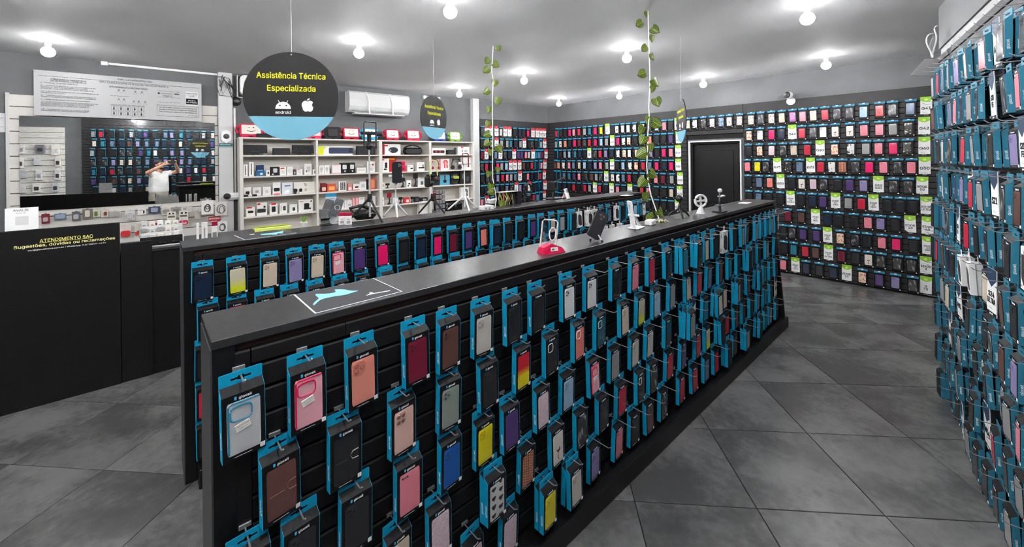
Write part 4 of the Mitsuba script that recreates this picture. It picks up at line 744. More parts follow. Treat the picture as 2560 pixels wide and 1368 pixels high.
carton('b', 108, 165, 760, 862, (120,40,38), [(.5, .35, .8, .4, (216,190,180))], 'dark red pack, third shelf, second bay'); carton('b', 175, 275, 770, 858, (206,84,64), [(.5, .45, .7, .5, (232,168,90))], 'orange-red pack behind the blue demonstration card'); carton('b', 305, 390, 740, 850, (224,222,220), [(.3, .5, .14, .8, (60,60,62)), (.55, .5, .14, .8, (60,60,62)), (.8, .5, .14, .8, (60,60,62))], 'white pack with dark diagonal stripes, third shelf')
carton('b', 410, 456, 765, 846, (206,130,124), [(.5, .3, .7, .4, (230,210,206))], 'small pink-red pack, third shelf, second bay'); carton('b', 470, 545, 770, 842, (222,216,210), [(.55, .5, .5, .25, K_), (.5, .06, .9, .1, (200,90,84))], 'white pack with black adapter, third shelf, second bay'); carton('b', 545, 620, 740, 834, (220,220,220), [(.5, .5, .5, .4, (186,186,186))], 'clear white pack just left of the tripod pole, third shelf')
carton('b', 632, 662, 715, 832, (30,28,28), [(.5, .5, .5, .2, (120,60,56))], 'narrow black pack right of the tripod pole, third shelf'); carton('b', 664, 725, 705, 830, (204,92,66), [(.5, .5, .6, .7, (222,146,110))], 'orange pack at right end of third shelf, second bay')
carton('b', 306, 365, 950, 1038, W_, [(.5, .6, .4, .3, (160,160,160), 'o')], 'white pack with grey ring, fourth shelf, second bay'); carton('b', 370, 396, 950, 1038, (222,220,218), [], 'narrow white pack, fourth shelf, second bay'); carton('b', 400, 456, 945, 1036, W_, [(.5, .4, .6, .25, (170,168,166))], 'white pack with grey print, fourth shelf, second bay')
for x0, x1, lab in ((458, 494, 'left of two rose packs, fourth shelf'), (496, 534, 'right of two rose packs, fourth shelf')): carton('b', x0, x1, 920, 1032, (214,142,142), [(.5, .5, .5, .9, (232,178,176))], lab)
carton('b', 536, 600, 920, 1030, W_, [(.5, .85, .5, .1, (190,150,150))], 'tall white pack right of the rose packs, fourth shelf'); carton('b', 640, 690, 910, 1026, (206,206,204), [], 'grey-white pack right of the tripod pole, fourth shelf'); carton('b', 694, 726, 910, 1024, (226,224,220), [], 'narrow white pack at right end of fourth shelf, second bay')
# third bay
carton('c', 55, 295, 325, 452, W_, [(.1, .5, .16, .98, (120,24,30)), (.24, .85, .22, .14, R2), (.62, .45, .5, .56, (36,40,48), 'o'), (.45, .4, .12, .3, (190,190,190), 'o')], 'white and red box with speaker picture, top shelf, third bay', d=.1, off=.22)
u0, u1, z, h = slot('c', 325, 545, 335, 450, .22); w = u1-u0; t = thing('speaker', 'black boombox speaker with carry handle, top shelf, third bay', 'speaker'); T = LEFT.T((u0+u1)/2, z, .2)
put(t+'__body', MB().cbox(-w/2, w/2, -.05, .04, 0, h*.72, .035, (24,24,26)).ply('vc_print', 30), T); put(t+'__handle', MB().tube([(w*.48*math.cos(a), 0, h*.5+h*.46*math.sin(a)) for a in np.linspace(.1, math.pi-.1, 14)], .012, (26,26,28), 7).ply('black_plastic'), T); put(t+'__grille', MB().rrect(0, h*.36, w*.82, h*.5, h*.2, -.054, -.045, (42,42,44)).ply('vc_print'), T)
carton('c', 65, 155, 490, 652, W_, [(.6, .5, .3, .4, K_), (.5, .2, .4, .12, K_, 'o'), (.25, .9, .26, .08, R2)], 'tall white box with car holder print, second shelf, third bay'); carton('c', 130, 240, 480, 648, (200,44,46), [(.5, .9, .7, .1, (230,200,60))], 'red box standing behind, second shelf, third bay', off=.14)
carton('c', 262, 350, 585, 645, (204,30,70), [(.5, .5, .7, .5, (150,20,50))], 'lower of two hot pink boxes stacked on second shelf'); t = carton('c', 258, 345, 585, 645, (214,34,78), [(.5, .5, .7, .5, (160,24,56))], 'upper of two hot pink boxes stacked on second shelf')
for k in list(scene):
    if k.startswith(t+'__'): scene[k]['to_world'] = mi.ScalarTransform4f().translate([0, 0, slot('c', 262, 350, 585, 645)[3]+.001]) @ scene[k]['to_world']
carton('c', 370, 440, 568, 642, W_, [(.7, .45, .4, .2, K_), (.3, .8, .4, .1, (170,168,166))], 'small white box, second shelf, third bay'); carton('c', 480, 575, 535, 640, W_, [(.6, .36, .7, .14, K_), (.8, .55, .1, .3, K_)], 'white box with black arm print, right end of second shelf, third bay')
carton('c', 60, 100, 770, 842, (214,212,208), [(.5, .5, .6, .5, (150,150,150), 'o')], 'small clear pack at left end of third shelf, third bay'); carton('c', 360, 415, 750, 832, W_, [(.6, .5, .4, .2, K_), (.4, .2, .4, .2, (60,60,60), 'o')], 'white box with small black mount print, third shelf, third bay'); carton('c', 495, 590, 715, 818, (210,212,210), [(.5, .4, .3, .4, (90,90,92)), (.5, .9, .5, .1, (170,170,170))], 'clear box at right end of third shelf, third bay')
def mount(bay, x0, x1, y0, y1, label, head=(24,24,26)):
    u0, u1, z, h = slot(bay, x0, x1, y0, y1, .25); w = u1-u0; t = thing('phone_mount', label, 'phone mount'); T = LEFT.T((u0+u1)/2, z, .22)
    put(t+'__base', MB().lathe([(0, 0), (w*.3, 0), (w*.28, h*.1), (w*.1, h*.16), (0, h*.16)][::-1], (24,24,26), 14).ply('black_plastic'), T); put(t+'__arm', MB().tube([(0, 0, h*.1), (w*.08, -.01, h*.4), (-w*.05, -.005, h*.7)], w*.08+.003, (26,26,28), 7).ply('black_plastic'), T); put(t+'__holder', MB().cbox(-w*.4, w*.4, -.02, 0, h*.6, h, .006, head).ply('vc_print'), T)
mount('c', 112, 172, 780, 840, 'small black phone mount near left end of third shelf, third bay'); mount('c', 288, 356, 725, 838, 'black jointed phone mount, middle of third shelf, third bay'); mount('c', 440, 505, 665, 826, 'tall black gooseneck phone mount, third shelf, third bay'); mount('c', 130, 195, 905, 1042, 'black gooseneck holder with red round head, fourth shelf, third bay', (150,30,44)); mount('c', 268, 325, 950, 1028, 'small black mount in the middle of fourth shelf, third bay'); mount('c', 410, 450, 950, 1020, 'small black mount right of the red box, fourth shelf')
carton('c', 60, 95, 950, 1045, W_, [(.5, .6, .6, .3, K_, 'o')], 'white pack at left end of fourth shelf, third bay'); carton('c', 198, 236, 960, 1034, (220,218,216), [(.5, .5, .5, .4, (180,180,180))], 'small white pack behind the white tripod pole, fourth shelf'); carton('c', 335, 396, 950, 1016, (200,60,58), [(.6, .4, .5, .5, (226,214,208))], 'red box with white front, fourth shelf, third bay')
carton('c', 458, 512, 945, 1008, (40,42,46), [(.5, .5, .6, .5, (70,74,80))], 'dark grey box, fourth shelf, third bay'); carton('c', 525, 606, 955, 1004, (34,34,36), [(.6, .5, .5, .5, (150,150,150))], 'low black box at right end of fourth shelf, third bay'); carton('c', 515, 612, 1060, 1250, W_, [], 'plain white box at the bottom right of third bay', d=.1)
# fourth bay
carton('d', 105, 270, 395, 478, (224,220,214), [(.5, .45, .86, .42, (70,24,30)), (.3, .45, .1, .42, (150,90,90)), (.6, .45, .1, .42, (150,90,90))], 'white watch box with dark red window, top shelf, fourth bay'); carton('d', 300, 380, 420, 480, (28,28,30), [(.5, .5, .7, .6, (44,44,46))], 'small black box, top shelf, fourth bay')
u0, u1, z, h = slot('d', 392, 415, 395, 480, .24); one('cylinder_speaker', 'slim black cylinder standing on top shelf, fourth bay', 'speaker', MB().lathe([(0, 0), ((u1-u0)/2, 0), ((u1-u0)/2, h), (0, h)][::-1], K_, 16).ply('black_plastic'), LEFT.T((u0+u1)/2, z, .22))
carton('d', 430, 580, 380, 480, W_, [(.36, .9, .2, .16, R2), (.66, .45, .3, .3, (176,174,172), 'o'), (.36, .45, .06, .3, K_)], 'white box with red label at right end of top shelf', d=.08)
def headphones(bay, x0, x1, y0, y1, col, label, ears=False, off=.26):
    u0, u1, z, h = slot(bay, x0, x1, y0, y1, off); w = u1-u0; t = thing('headphones', label, 'headphones'); T = LEFT.T((u0+u1)/2, z, off)
    put(t+'__band', MB().tube([(w*.44*math.cos(a), 0, h*.5+h*.46*math.sin(a)) for a in np.linspace(-.2, math.pi+.2, 16)], .007, col, 6).ply('vc_print'), T)
    for s in (-1, 1): put(t+'__ear_cup', MB().lathe([(0, .02), (w*.16, .018), (w*.17, 0), (w*.15, -.015), (0, -.018)][::-1], col, 14, (s*w*.36, 0, h*.24), 'y').ply('vc_print'), T)
    if ears:
        for s in (-1, 1): put(t+'__cat_ear', MB().prism([(s*w*.36, h*.82), (s*w*.12, h*.92), (s*w*.36, h*1.02)], -.006, .006, col).ply('vc_print'), T)
carton('d', 90, 198, 540, 678, (222,216,210), [(.5, .5, .6, .6, (206,200,194), 'o')], 'clear pack behind red headphones, second shelf, fourth bay', off=.18); headphones('d', 92, 192, 515, 660, (150,34,54), 'dark red headphones, left end of second shelf, fourth bay')
carton('d', 205, 320, 530, 676, (232,214,210), [(.75, .35, .14, .3, (206,34,58)), (.5, .35, .14, .3, (206,34,58)), (.6, .7, .5, .4, (206,34,58), 'o'), (.6, .68, .36, .28, (232,214,210), 'o'), (.03, .5, .06, 1, (206,60,70))], 'white box with red headphones print, second shelf, fourth bay'); headphones('d', 345, 470, 515, 660, K_, 'black headphones with cat ears, second shelf, fourth bay', True)
carton('d', 480, 595, 515, 672, W_, [(.4, .4, .3, .4, (196,190,186), 'o'), (.7, .5, .12, .6, (200,170,170))], 'white box behind the white tripod clamp, right end of second shelf')
def helmet(bay, x0, x1, y0, y1, label, eye, off=.22):
    u0, u1, z, h = slot(bay, x0, x1, y0, y1, off); w = u1-u0; t = thing('round_headset', label, 'headset'); T = LEFT.T((u0+u1)/2, z, .18)
    put(t+'__shell', MB().ball((0, 0, h*.5), 1, (26,26,28), 3, (w*.48, .08, h*.5)).ply('vc_gloss', True), T); put(t+'__visor', MB().rrect(0, h*.55, w*.5, h*.2, h*.06, -.086, -.06, eye).ply('vc_gloss'), T)
helmet('d', 112, 210, 705, 870, 'black rounded headset with dull red patch, left end of third shelf, fourth bay', (90,50,52)); helmet('d', 330, 460, 695, 860, 'black rounded headset with yellow-green strip, third shelf, fourth bay', (176,190,60))
carton('d', 205, 325, 735, 862, (84,150,176), [(.5, .4, .36, .36, (20,30,36), 'o'), (.5, .8, .12, .4, (24,50,60))], 'pale blue box with black headphones print, third shelf, fourth bay'); carton('d', 465, 590, 690, 856, (34,34,36), [(.3, .6, .3, .4, (90,90,92)), (.7, .4, .3, .4, (70,70,72), 'o')], 'black box behind the white tripod pole, third shelf, fourth bay')
carton('d', 465, 570, 895, 1036, W_, [(.6, .3, .5, .34, (50,50,54), 'o'), (.6, .6, .5, .5, (70,70,72), 'o'), (.6, .58, .36, .36, W_, 'o')], 'white box with grey headphones print, right end of fourth shelf, fourth bay')
t = carton('d', 105, 225, 915, 1045, (130,40,46), [(.5, .88, .6, .12, (226,200,196))], 'dark red card rack of clear blister packs, left of fourth bay', d=.02, off=.3)
u0, u1, z, h = slot('d', 120, 265, 980, 1190, .3)
m = MB()
for i in range(3):
    for j in range(5): m.cbox(-.09+.062*i, -.035+.062*i, -.03, 0, -.25+.085*j, -.18+.085*j, .006, (120,122,124))
put(t+'__blister', m.ply('vc_gloss'), LEFT.T((u0+u1)/2, 1.0, .33)); labels[t+'__blister'] = {'kind': 'stuff', 'label': 'rows of small clear blisters'}
t = thing('vr_headset', 'glossy black rounded headset at the bottom of fourth bay', 'headset'); put(t+'__shell', MB().cbox(-.19, .19, -.12, .06, 0, .24, .06, (16,16,18)).ply('vc_gloss', 40), LEFT.T(-2.72, .70, .2)); put(t+'__front', MB().cbox(.02, .17, -.135, -.1, .05, .2, .03, (40,42,48)).ply('vc_gloss', 40), LEFT.T(-2.72, .70, .2))
# tablets in child-proof cases on top of the shelves
def tablet(px, w, col, label, face=True, back=False, h=.19, face_col=(232,224,212)):
    u, _ = LEFT.px(px, 335, .2); t = thing('tablet_case', label, 'tablet case'); T = LEFT.T(u, 2.022, .2, rng.uniform(-4, 4), -8)
    m = MB().rrect(0, h*.55, w, h*.86, .03, -.022, .022, col); m.cbox(-w*.46, -w*.08, -.03, .03, 0, h*.22, .012, col); m.cbox(w*.08, w*.46, -.03, .03, 0, h*.22, .012, col); put(t+'__frame', m.ply('vc_print'), T)
    for s in (-1, 1): put(t+'__arm', MB().tube([(s*w*.46, 0, h*.8), (s*w*.62, 0, h*.72), (s*w*.66, 0, h*.5), (s*w*.56, 0, h*.32)], .017, col, 8).ply('vc_print'), T)
    if back: put(t+'__grip', MB().rrect(0, h*.5, w*.55, h*.55, .02, -.045, -.02, tuple(np.array(col)*1.4+6)).ply('vc_print'), T)
    else:
        put(t+'__screen', MB().rrect(0, h*.56, w*.84, h*.66, .006, -.026, -.02, face_col).ply('vc_gloss'), T)
        if face:
            m = MB().tube([(w*.2*math.sin(a), -.0275, h*.53-w*.13*(math.cos(a)-.35)) for a in np.linspace(-1.1, 1.1, 9)], .0035, (60,56,54), 5); m.ball((w*.1, -.0275, h*.70), .007, (60,56,54), 1); m.tube([(-w*.15, -.0275, h*.69), (-w*.1, -.0275, h*.71), (-w*.05, -.0275, h*.69)], .0025, (60,56,54), 4); put(t+'__screen__smile', m.ply('vc_matte'), T)
RD, PK = (176,26,56), (214,52,92)
tablet(628, .26, (206,38,76), 'red tablet case with smiling screen, leftmost on top of the shelves'); tablet(782, .24, (222,60,100), 'pink tablet case half hidden behind the big round sign', False); tablet(831, .25, (34,34,36), 'black tablet case seen from the back, on top of the shelves', back=True)
tablet(878, .25, RD, 'red tablet case with smiling screen, left of the tall tripod clamp'); tablet(925, .25, (40,160,196), 'blue tablet case with smiling screen behind the tall tripod clamp'); tablet(981, .24, RD, 'red tablet case with smiling screen, left one of a pair'); tablet(1033, .24, (206,28,66), 'red tablet case with smiling screen, right one of a pair'); tablet(1099, .24, (56,76,140), 'blue tablet case half hidden by the second round sign'); tablet(1137, .23, (112,156,52), 'green tablet case with smiling screen, rightmost on top of the shelves', face_col=(236,234,230))
one('dark_box', 'flat black box on top of the shelves beside the leftmost tablet case', 'box', MB().cbox(-.13, .05, -.08, .02, 0, .055, .004, (26,26,28)).ply('vc_print'), LEFT.T(LEFT.px(668, 338, .2)[0], 2.022, .18))
# ------------------------------------------------------------------ left side: slatted white panel, mirror, notice board, service counter
t = thing('white_slat_panel', 'white slatted panel on the left wall around the mirror', 'wall panel')
onleft(t+'__backing_board', MB().box(-7.93, -6.165, -.012, 0, .3, 2.44, (120,118,114)), 'vc_print')
FW = Frame(LEFT.p(0, 0)[:2], LEFT.r); z = 2.44
for i in range(14): plank(FW, -7.93, -6.165, z-.128, z-.006, .012, .016, t+'__slat', 'shelf_white'); z -= .131
onleft(t+'__edge_strip', MB().cbox(-7.955, -7.93, -.035, 0, .3, 2.45, .002), 'white_paint')
t = thing('mirror', 'large frameless mirror on white slatted panel, reflecting the photographer', 'mirror')
scene['mirror_silver'] = {'type': 'conductor', 'material': 'none', 'specular_reflectance': {'type': 'rgb', 'value': [.86, .88, .88]}}
onleft(t+'__glass', MB().box(-7.86, -6.2, -.045, -.0385, 1.2, 2.212), 'mirror_silver'); onleft(t+'__backing', MB().box(-7.86, -6.2, -.0385, -.03, 1.2, 2.212), 'black_board')
t = thing('notice_board', 'long white notice board with black print mounted above the mirror', 'notice board'); BW = 1.417; BX, BZ = -7.042, 2.4625
m = MB().cbox(-BW/2, BW/2, 0, .006, -.243, .243, .001, (182,182,182)); put(t+'__board', m.ply('vc_print'), LEFT.T(BX, BZ, .085))
onleft(t+'__bracket', MB().box(-7.5, -7.46, -.08, -.03, 2.25, 2.40).box(-6.6, -6.56, -.08, -.03, 2.25, 2.40), 'hook_metal')
m = MB(); D_, y_ = (52,52,54), -.0012
X = lambda f: -BW/2+BW*f
m.box(X(.02), X(.98), -.0008, 0, .183, .186, D_); m.text('Razão: G.A.S ACESSORIOS LTDA', .017, X(.56), .213, 0, D_, True, maxw=.30, sx=1.3); m.text('CNPJ: 55.822.106/0001-09 IE:122.251.780.113 IM: 502709-6', .017, X(.56), .168, 0, D_, True, maxw=.60, sx=1.4)
m.text('ATENDIMENTO PRIORITÁRIO', .016, X(.18), .155, 0, D_, True, maxw=.27, sx=1.4); m.text('LEI MUNICIPAL 14.186/2018', .012, X(.18), .137, 0, D_, True, maxw=.27, sx=1.4)
para = [('I - PESSOAS COM DEFICIÊNCIA;', .108), ('II - IDOSOS DE IDADE IGUAL OU SUPERIOR A 60', .078), ('SESSENTA ANOS, BEM COMO GESTANTES', .062), ('ESPECIAL, QUE GARANTIDA NO ATENDIMENTO', .046), ('III - GESTANTES, LACTANTES, ACOMPANHADAS DE', .016), ('CRIANÇAS DE COLO;', .001), ('IV - PORTADORES DO ESPECTRO REGULADOR DE', -.028), ('TRANSTORNO DO AUTISMO E FAMÍLIA INFANTIL;', -.043), ('V - COM MOBILIDADE FÍSICA OU MOTORA;', -.072), ('VI - PORTADORES DE DOENÇAS QUE APRESENTAM', -.098), ('COMPROVANTES DA PRISÃO, CUJA CONDIÇÃO', -.112), ('EXIGIR CUIDADOS, OU FAMÍLIA DO ATO DE', -.126), ('DEFICIÊNCIA, PARA PAGAR E LEI JUNHO E', -.140), ('VII - ACOMPANHANTES DE PESSOAS COM', -.178), ('DEFICIÊNCIA OU NECESSIDADE ESPECIAL.', -.192)]
for s_, zz in para: m.text(s_, .0092, X(.035), zz+.004, 0, D_, True, 'l', maxw=.46, sx=1.35)
m.text('ATENDIMENTO PRIORITÁRIO', .017, X(.52), .12, 0, D_, True, maxw=.33, sx=1.4)
for i, (fx, zz) in enumerate(((.46, .075), (.49, .075), (.56, .07), (.60, .07), (.46, -.03), (.49, -.03), (.55, -.045), (.58, -.045), (.62, -.045))):
    m.lathe([(.009, 0), (.009, .0008), (0, .0008)], (120,120,120), 12, (X(fx), 0, zz+.012), 'y'); m.tube([(X(fx)-.014, -.001, zz-.022), (X(fx)-.008, -.001, zz), (X(fx)+.008, -.001, zz), (X(fx)+.014, -.001, zz-.022)], .0012, (130,130,130), 4)
for fx0, fx1, zz in ((.41, .52, .018), (.41, .62, -.082), (.41, .62, -.092), (.70, .85, .115), (.70, .85, .04), (.70, .85, -.022)): m.box(X(fx0), X(fx1), -.0007, 0, zz-.0012, zz+.0012, D_)
for i in range(5):
    for j in range(2):
        cx_, cz_ = X(.43+.0415*i), -.125-.058*j; m.tube([(cx_-.022, -.001, cz_-.026), (cx_+.022, -.001, cz_-.026), (cx_+.022, -.001, cz_+.026), (cx_-.022, -.001, cz_+.026), (cx_-.022, -.001, cz_-.026)], .001, (110,110,110), 4); m.lathe([(.005, 0), (.005, .0008), (0, .0008)], (40,40,42), 10, (cx_, 0, cz_+.013), 'y'); m.prism([(cx_-.007, cz_+.005), (cx_-.004, cz_-.018), (cx_+.004, cz_-.018), (cx_+.007, cz_+.005)], -.0008, 0, (40,40,42))
m.lathe([(.012, 0), (.012, .0008), (0, .0008)], (70,70,72), 14, (X(.708), 0, .085), 'y'); m.box(X(.72), X(.80), -.0007, 0, .079, .092, (150,150,152)); m.box(X(.81), X(.845), -.0007, 0, .079, .094, (90,90,92)); m.text('Disque 151', .012, X(.77), .058, 0, D_, True)
m.box(X(.888), X(.975), -.0006, 0, -.045, .13, (212,212,212)); m.text('DENUNCIE E COBRE', .011, X(.931), .108, -.0006, D_, True, maxw=.11); m.text('NOTIFICAÇÃO DE', .009, X(.931), .09, -.0006, D_, maxw=.1); m.text('VOCÊ,', .014, X(.931), .072, -.0006, D_, True); m.box(X(.89), X(.973), -.0012, 0, -.03, .042, (20,20,22)); m.text('EXIJA A', .014, X(.931), .018, -.0013, (236,236,236), True); m.text('NOTA FISCAL', .014, X(.931), -.006, -.0013, (236,236,236), True, maxw=.105)
m.tube([(X(.695), -.001, -.06), (X(.98), -.001, -.06), (X(.98), -.001, -.19), (X(.695), -.001, -.19), (X(.695), -.001, -.06)], .0016, (60,60,62), 4)
for s_, zz in (('ESTE ESTABELECIMENTO DISPÕE DE UM', -.086), ('EXEMPLAR DO CÓDIGO DE DEFESA DO CONSUMIDOR', -.112), ('PARA CONSULTA, SOLICITE A UM ATENDENTE', -.138)): m.text(s_, .012, X(.838), zz, 0, D_, True, maxw=.36, sx=1.3)
m.text('LEI 12.291 / 2010', .008, X(.97), -.172, 0, D_, True, 'r')
put(t+'__lettering', m.ply('vc_matte'), LEFT.T(BX, BZ, .0855))
# service counter
FC = Frame(G.p(0, 0, -4.37)[:2], G.r); t = thing('service_counter', 'black service counter at left with yellow lettering on its raised front', 'counter')
put(t+'__body', MB().box(-3.2, .9, .004, .5, 0, .985).ply('black_laminate'), FC.T(0, 0, 0)); put(t+'__top', MB().cbox(-3.2, .92, -.01, .52, .985, 1.008, .002).ply('counter_top'), FC.T(0, 0, 0)); put(t+'__kickboard', MB().box(-3.2, .9, -.004, .004, 0, .08).ply('black_board'), FC.T(0, 0, 0))
put(t+'__raised_front', MB().cbox(-3.2, -.167, -.022, .0, .0, 1.242, .002).ply('black_laminate'), FC.T(0, 0, 0)); put(t+'__raised_front', MB().cbox(-.165, .018, -.014, .003, .0, 1.075, .002).ply('black_laminate'), FC.T(0, 0, 0))
m = MB(); m.text('ATENDIMENTO SAC', .0225, -.442, 1.158, -.0225, (226,214,120), True, maxw=.262, sx=1.6); m.box(-.573, -.311, -.0232, -.022, 1.1425, 1.1445, (226,214,120)); m.text('Sugestões, dúvidas ou reclamações', .0195, -.442, 1.128, -.0225, (232,222,150), True, maxw=.497, sx=1.7); m.text('sac@glocellstore.com.br / WhatsApp (16) 98829-6474', .0095, -.435, 1.0985, -.0225, (206,206,200), True, maxw=.385, sx=1.5)
put(t+'__lettering', m.ply('vc_matte'), FC.T(0, 0, 0)); labels[t+'__lettering'] = {'label': 'yellow and white service lettering'}
m = MB().box(-.075, .075, -.001, .001, 0, .155, (232,232,230)); m.text('AVALIE', .014, -.005, .138, -.0012, (120,120,120), True); m.text('A LOJA', .009, -.005, .118, -.0012, (150,150,150)); m.box(-.03, .03, -.0015, 0, .035, .095, (206,206,204)); k = one('paper_sign', 'white paper sign standing on the service counter at far left', 'sign', m.ply('vc_print'), FC.T(-.655, 1.2425, -.0, 6, -6))
m = MB().cbox(-.03, .03, -.01, .02, 0, .012, .002, (205,205,203)); one('sign_foot', 'small white block under the paper sign on the service counter', 'sign holder', m.ply('vc_print'), FC.T(-.60, 1.2425, -.03))
# small goods hanging below the mirror
def blister(x0, x1, y0, y1, crop, base, marks, label, cat='pack', off=.07):
    X, Y, S = crop; u0, zb = LEFT.px(X+x0/S, Y+y1/S, off); u1, _ = LEFT.px(X+x1/S, Y+y1/S, off); _, zt = LEFT.px(X+x0/S, Y+y0/S, off); w, h = u1-u0, zt-zb; t = thing('hanging_accessory', label, cat); T = LEFT.T((u0+u1)/2, zb, off, rng.uniform(-6, 6), 2)
    put(t+'__card', MB().poly([(-w/2, 0), (w/2, 0), (w/2, h*.93), (w*.12, h*.93), (w*.1, h), (-w*.1, h), (-w*.12, h*.93), (-w/2, h*.93)], 0, .0015, base).ply('vc_print'), T)
    m = MB()
    for x, zz, ww, hh, c, *s in marks:
        if s and s[0] == 'o': m.tube([((x-.5)*w+ww*w*.5*math.cos(a), -.006, zz*h+hh*h*.5*math.sin(a)) for a in np.linspace(0, 2*math.pi, 15)], .0035, c, 5)
        else: m.rrect((x-.5)*w, zz*h, ww*w, hh*h, min(ww*w, hh*h)*.25, -.012 if s else -.001, .0005, c, 2)
    put(t+'__contents', m.ply('vc_gloss'), T)
    put('white_slat_panel__hook', MB().tube([(0, off-.03, h*.95), (0, -.03, h*.95), (0, -.04, h*.95+.008)], .0018, seg=5).ply('hook_metal'), LEFT.T((u0+u1)/2, zb, off))
c7, c6 = (0, 480, 8), (280, 470, 8); GY = (170,168,164)
blister(830, 1000, 430, 640, c7, (120,44,56), [(.5, .4, .6, .4, (190,170,168), 1)], 'dark red pack hanging below the mirror, leftmost'); blister(1085, 1330, 430, 570, c7, (104,120,142), [(.5, .5, .8, .6, (150,166,184), 1)], 'blue-grey pack hanging below the mirror, beside the dark red pack')
blister(1440, 1610, 385, 580, c7, (96,98,102), [(.5, .4, .6, .5, (176,178,180), 1)], 'dark grey pack hanging below the mirror'); blister(1650, 1850, 330, 545, c7, (118,112,104), [(.5, .5, .5, .6, (206,200,190), 1)], 'brown-grey pack hanging below the mirror'); blister(1860, 2010, 330, 510, c7, (196,196,180), [(.4, .4, .4, .5, (96,116,50), 1)], 'pale pack with green gadget below the mirror'); blister(2020, 2170, 330, 510, c7, (206,200,188), [(.6, .4, .4, .4, (120,66,50), 1)], 'pale pack with brown gadget below the mirror'); blister(2190, 2420, 380, 510, c7, (186,184,180), [(.5, .5, .8, .7, GY, 1)], 'grey clear pack below the mirror, above end of the lettering')
blister(265, 460, 440, 652, c6, (206,206,204), [(.5, .38, .74, .5, (190,190,190), 1), (.5, .38, .8, .54, (120,120,120), 'o')], 'white pack with grey outlined case, below the mirror'); blister(515, 690, 390, 540, c6, W_, [(.7, .35, .16, .4, K_), (.4, .6, .5, .08, (150,150,150))], 'white pack with black plug print below the mirror'); blister(730, 965, 370, 522, c6, (70,76,92), [(.5, .5, .6, .6, (150,162,184), 1)], 'dark blue pouch pack below the mirror'); blister(990, 1180, 395, 545, c6, (200,196,188), [(.5, .5, .7, .5, (150,146,138), 1)], 'cream pack below the mirror beside the dark blue pouch'); blister(1205, 1370, 380, 500, c6, (150,148,144), [(.5, .4, .7, .5, (120,118,114), 1)], 'grey arched pack below the mirror'); blister(1385, 1600, 380, 500, c6, (206,202,196), [(.3, .6, .3, .3, (150,150,148), 1)], 'pale pack below the mirror right of grey arched pack')
blister(1100, 1280, 460, 765, c6, (222,216,204), [(.3, .8, .2, .1, K_), (.7, .8, .2, .1, K_), (.5, .6, .8, .12, (110,106,98)), (.5, .14, .9, .24, (150,190,80)), (.6, .14, .5, .16, (206,220,160))], 'cream card with bright green foot hanging in front of the slats', off=.16); blister(1345, 1525, 435, 755, c6, (222,216,206), [(.3, .78, .24, .1, K_), (.75, .78, .24, .1, K_), (.5, .6, .8, .12, (110,100,98)), (.5, .17, .96, .3, (190,34,70)), (.6, .14, .5, .14, (236,214,214))], 'cream card with crimson foot hanging in front of the slats', off=.16)
blister(165, 382, 745, 985, c6, (216,206,200), [(.5, .26, .9, .5, (206,60,62), 1), (.5, .34, .4, .34, (240,190,180), 'o')], 'white and red blister pack, leftmost of the lower row'); blister(455, 670, 720, 945, c6, (206,198,188), [(.5, .14, .95, .28, (206,58,50)), (.35, .34, .2, .1, (90,30,30), 1)], 'white blister pack with red foot, second of the lower row'); blister(755, 935, 695, 912, c6, (150,28,62), [(.5, .2, .7, .26, (230,216,216)), (.5, .7, .8, .3, (170,40,74))], 'crimson pack, third of the lower row')
blister(1790, 2030, 235, 535, c6, (226,224,220), [(.5, .42, .5, .5, (40,38,38), 'o'), (.46, .36, .44, .36, (60,58,56), 'o'), (.5, .5, .3, .3, (50,48,46), 'o')], 'white bag with black coiled cable, beside the white column', off=.22); blister(2060, 2300, 265, 560, c6, (210,206,200), [(.5, .45, .7, .6, (70,60,58), 'o'), (.55, .4, .4, .5, (110,100,96), 'o')], 'clear bag with looped dark cable, nearest the white column', off=.22); blister(1640, 1785, 470, 640, c6, (170,164,156), [(.5, .5, .8, .8, (186,180,170), 1)], 'beige bag hanging left of the black coiled cable', off=.16); blister(1930, 2170, 575, 665, c6, (196,50,56), [(.5, .5, .9, .4, (226,180,178))], 'red label strip below the coiled cables', off=.12); blister(2120, 2305, 655, 905, c6, (224,224,224), [(.5, .45, .6, .6, (40,40,42), 'o'), (.45, .45, .5, .5, (60,60,62), 'o')], 'white bag with black ring cable at right end', off=.3)
for x0, x1, y0, y1, b, lab in ((1690, 1740, 690, 915, W_, 'narrow white pack standing left of the striped white pack'), (1795, 1915, 690, 1005, W_, 'tall white pack with grey stripe standing on service counter'), (1995, 2112, 675, 975, W_, 'tall white pack with crimson top standing on service counter')):
    u0, zb = FC.px(280+x0/8, 470+y1/8, -.1); u1, _ = FC.px(280+x1/8, 470+y1/8, -.1); _, zt = FC.px(280+x0/8, 470+y0/8, -.1); w, h = u1-u0, min(zt-1.008, .16); t = thing('tall_pack', lab, 'pack'); T = FC.T((u0+u1)/2, 1.0085, -.1)
    put(t+'__box', MB().cbox(-w/2, w/2, 0, .03, 0, h, .002, b).ply('vc_print'), T)
    if x0 > 1700: put(t+'__print', (MB().box(-w*.15, w*.1, -.001, 0, h*.1, h*.7, (150,150,152)) if x0 < 1900 else MB().box(-w/2, w/2, -.001, 0, h*.76, h, (150,24,60)).box(-w*.35, w*.35, -.001, 0, h*.08, h*.4, (120,120,122))).ply('vc_print'), T)
t = thing('display_stand', 'clear stepped stand full of small chargers on the service counter', 'stand'); T = FC.T(.10, 1.0085, -.2)
scene['clear_acrylic'] = {'type': 'thindielectric', 'int_ior': 1.49}
for k in range(3): put(t+'__tray', MB().cbox(-.16, .12, .05*k, .05*k+.048, .0, .045+.05*k, .002, (206,206,204)).ply('vc_print'), T)
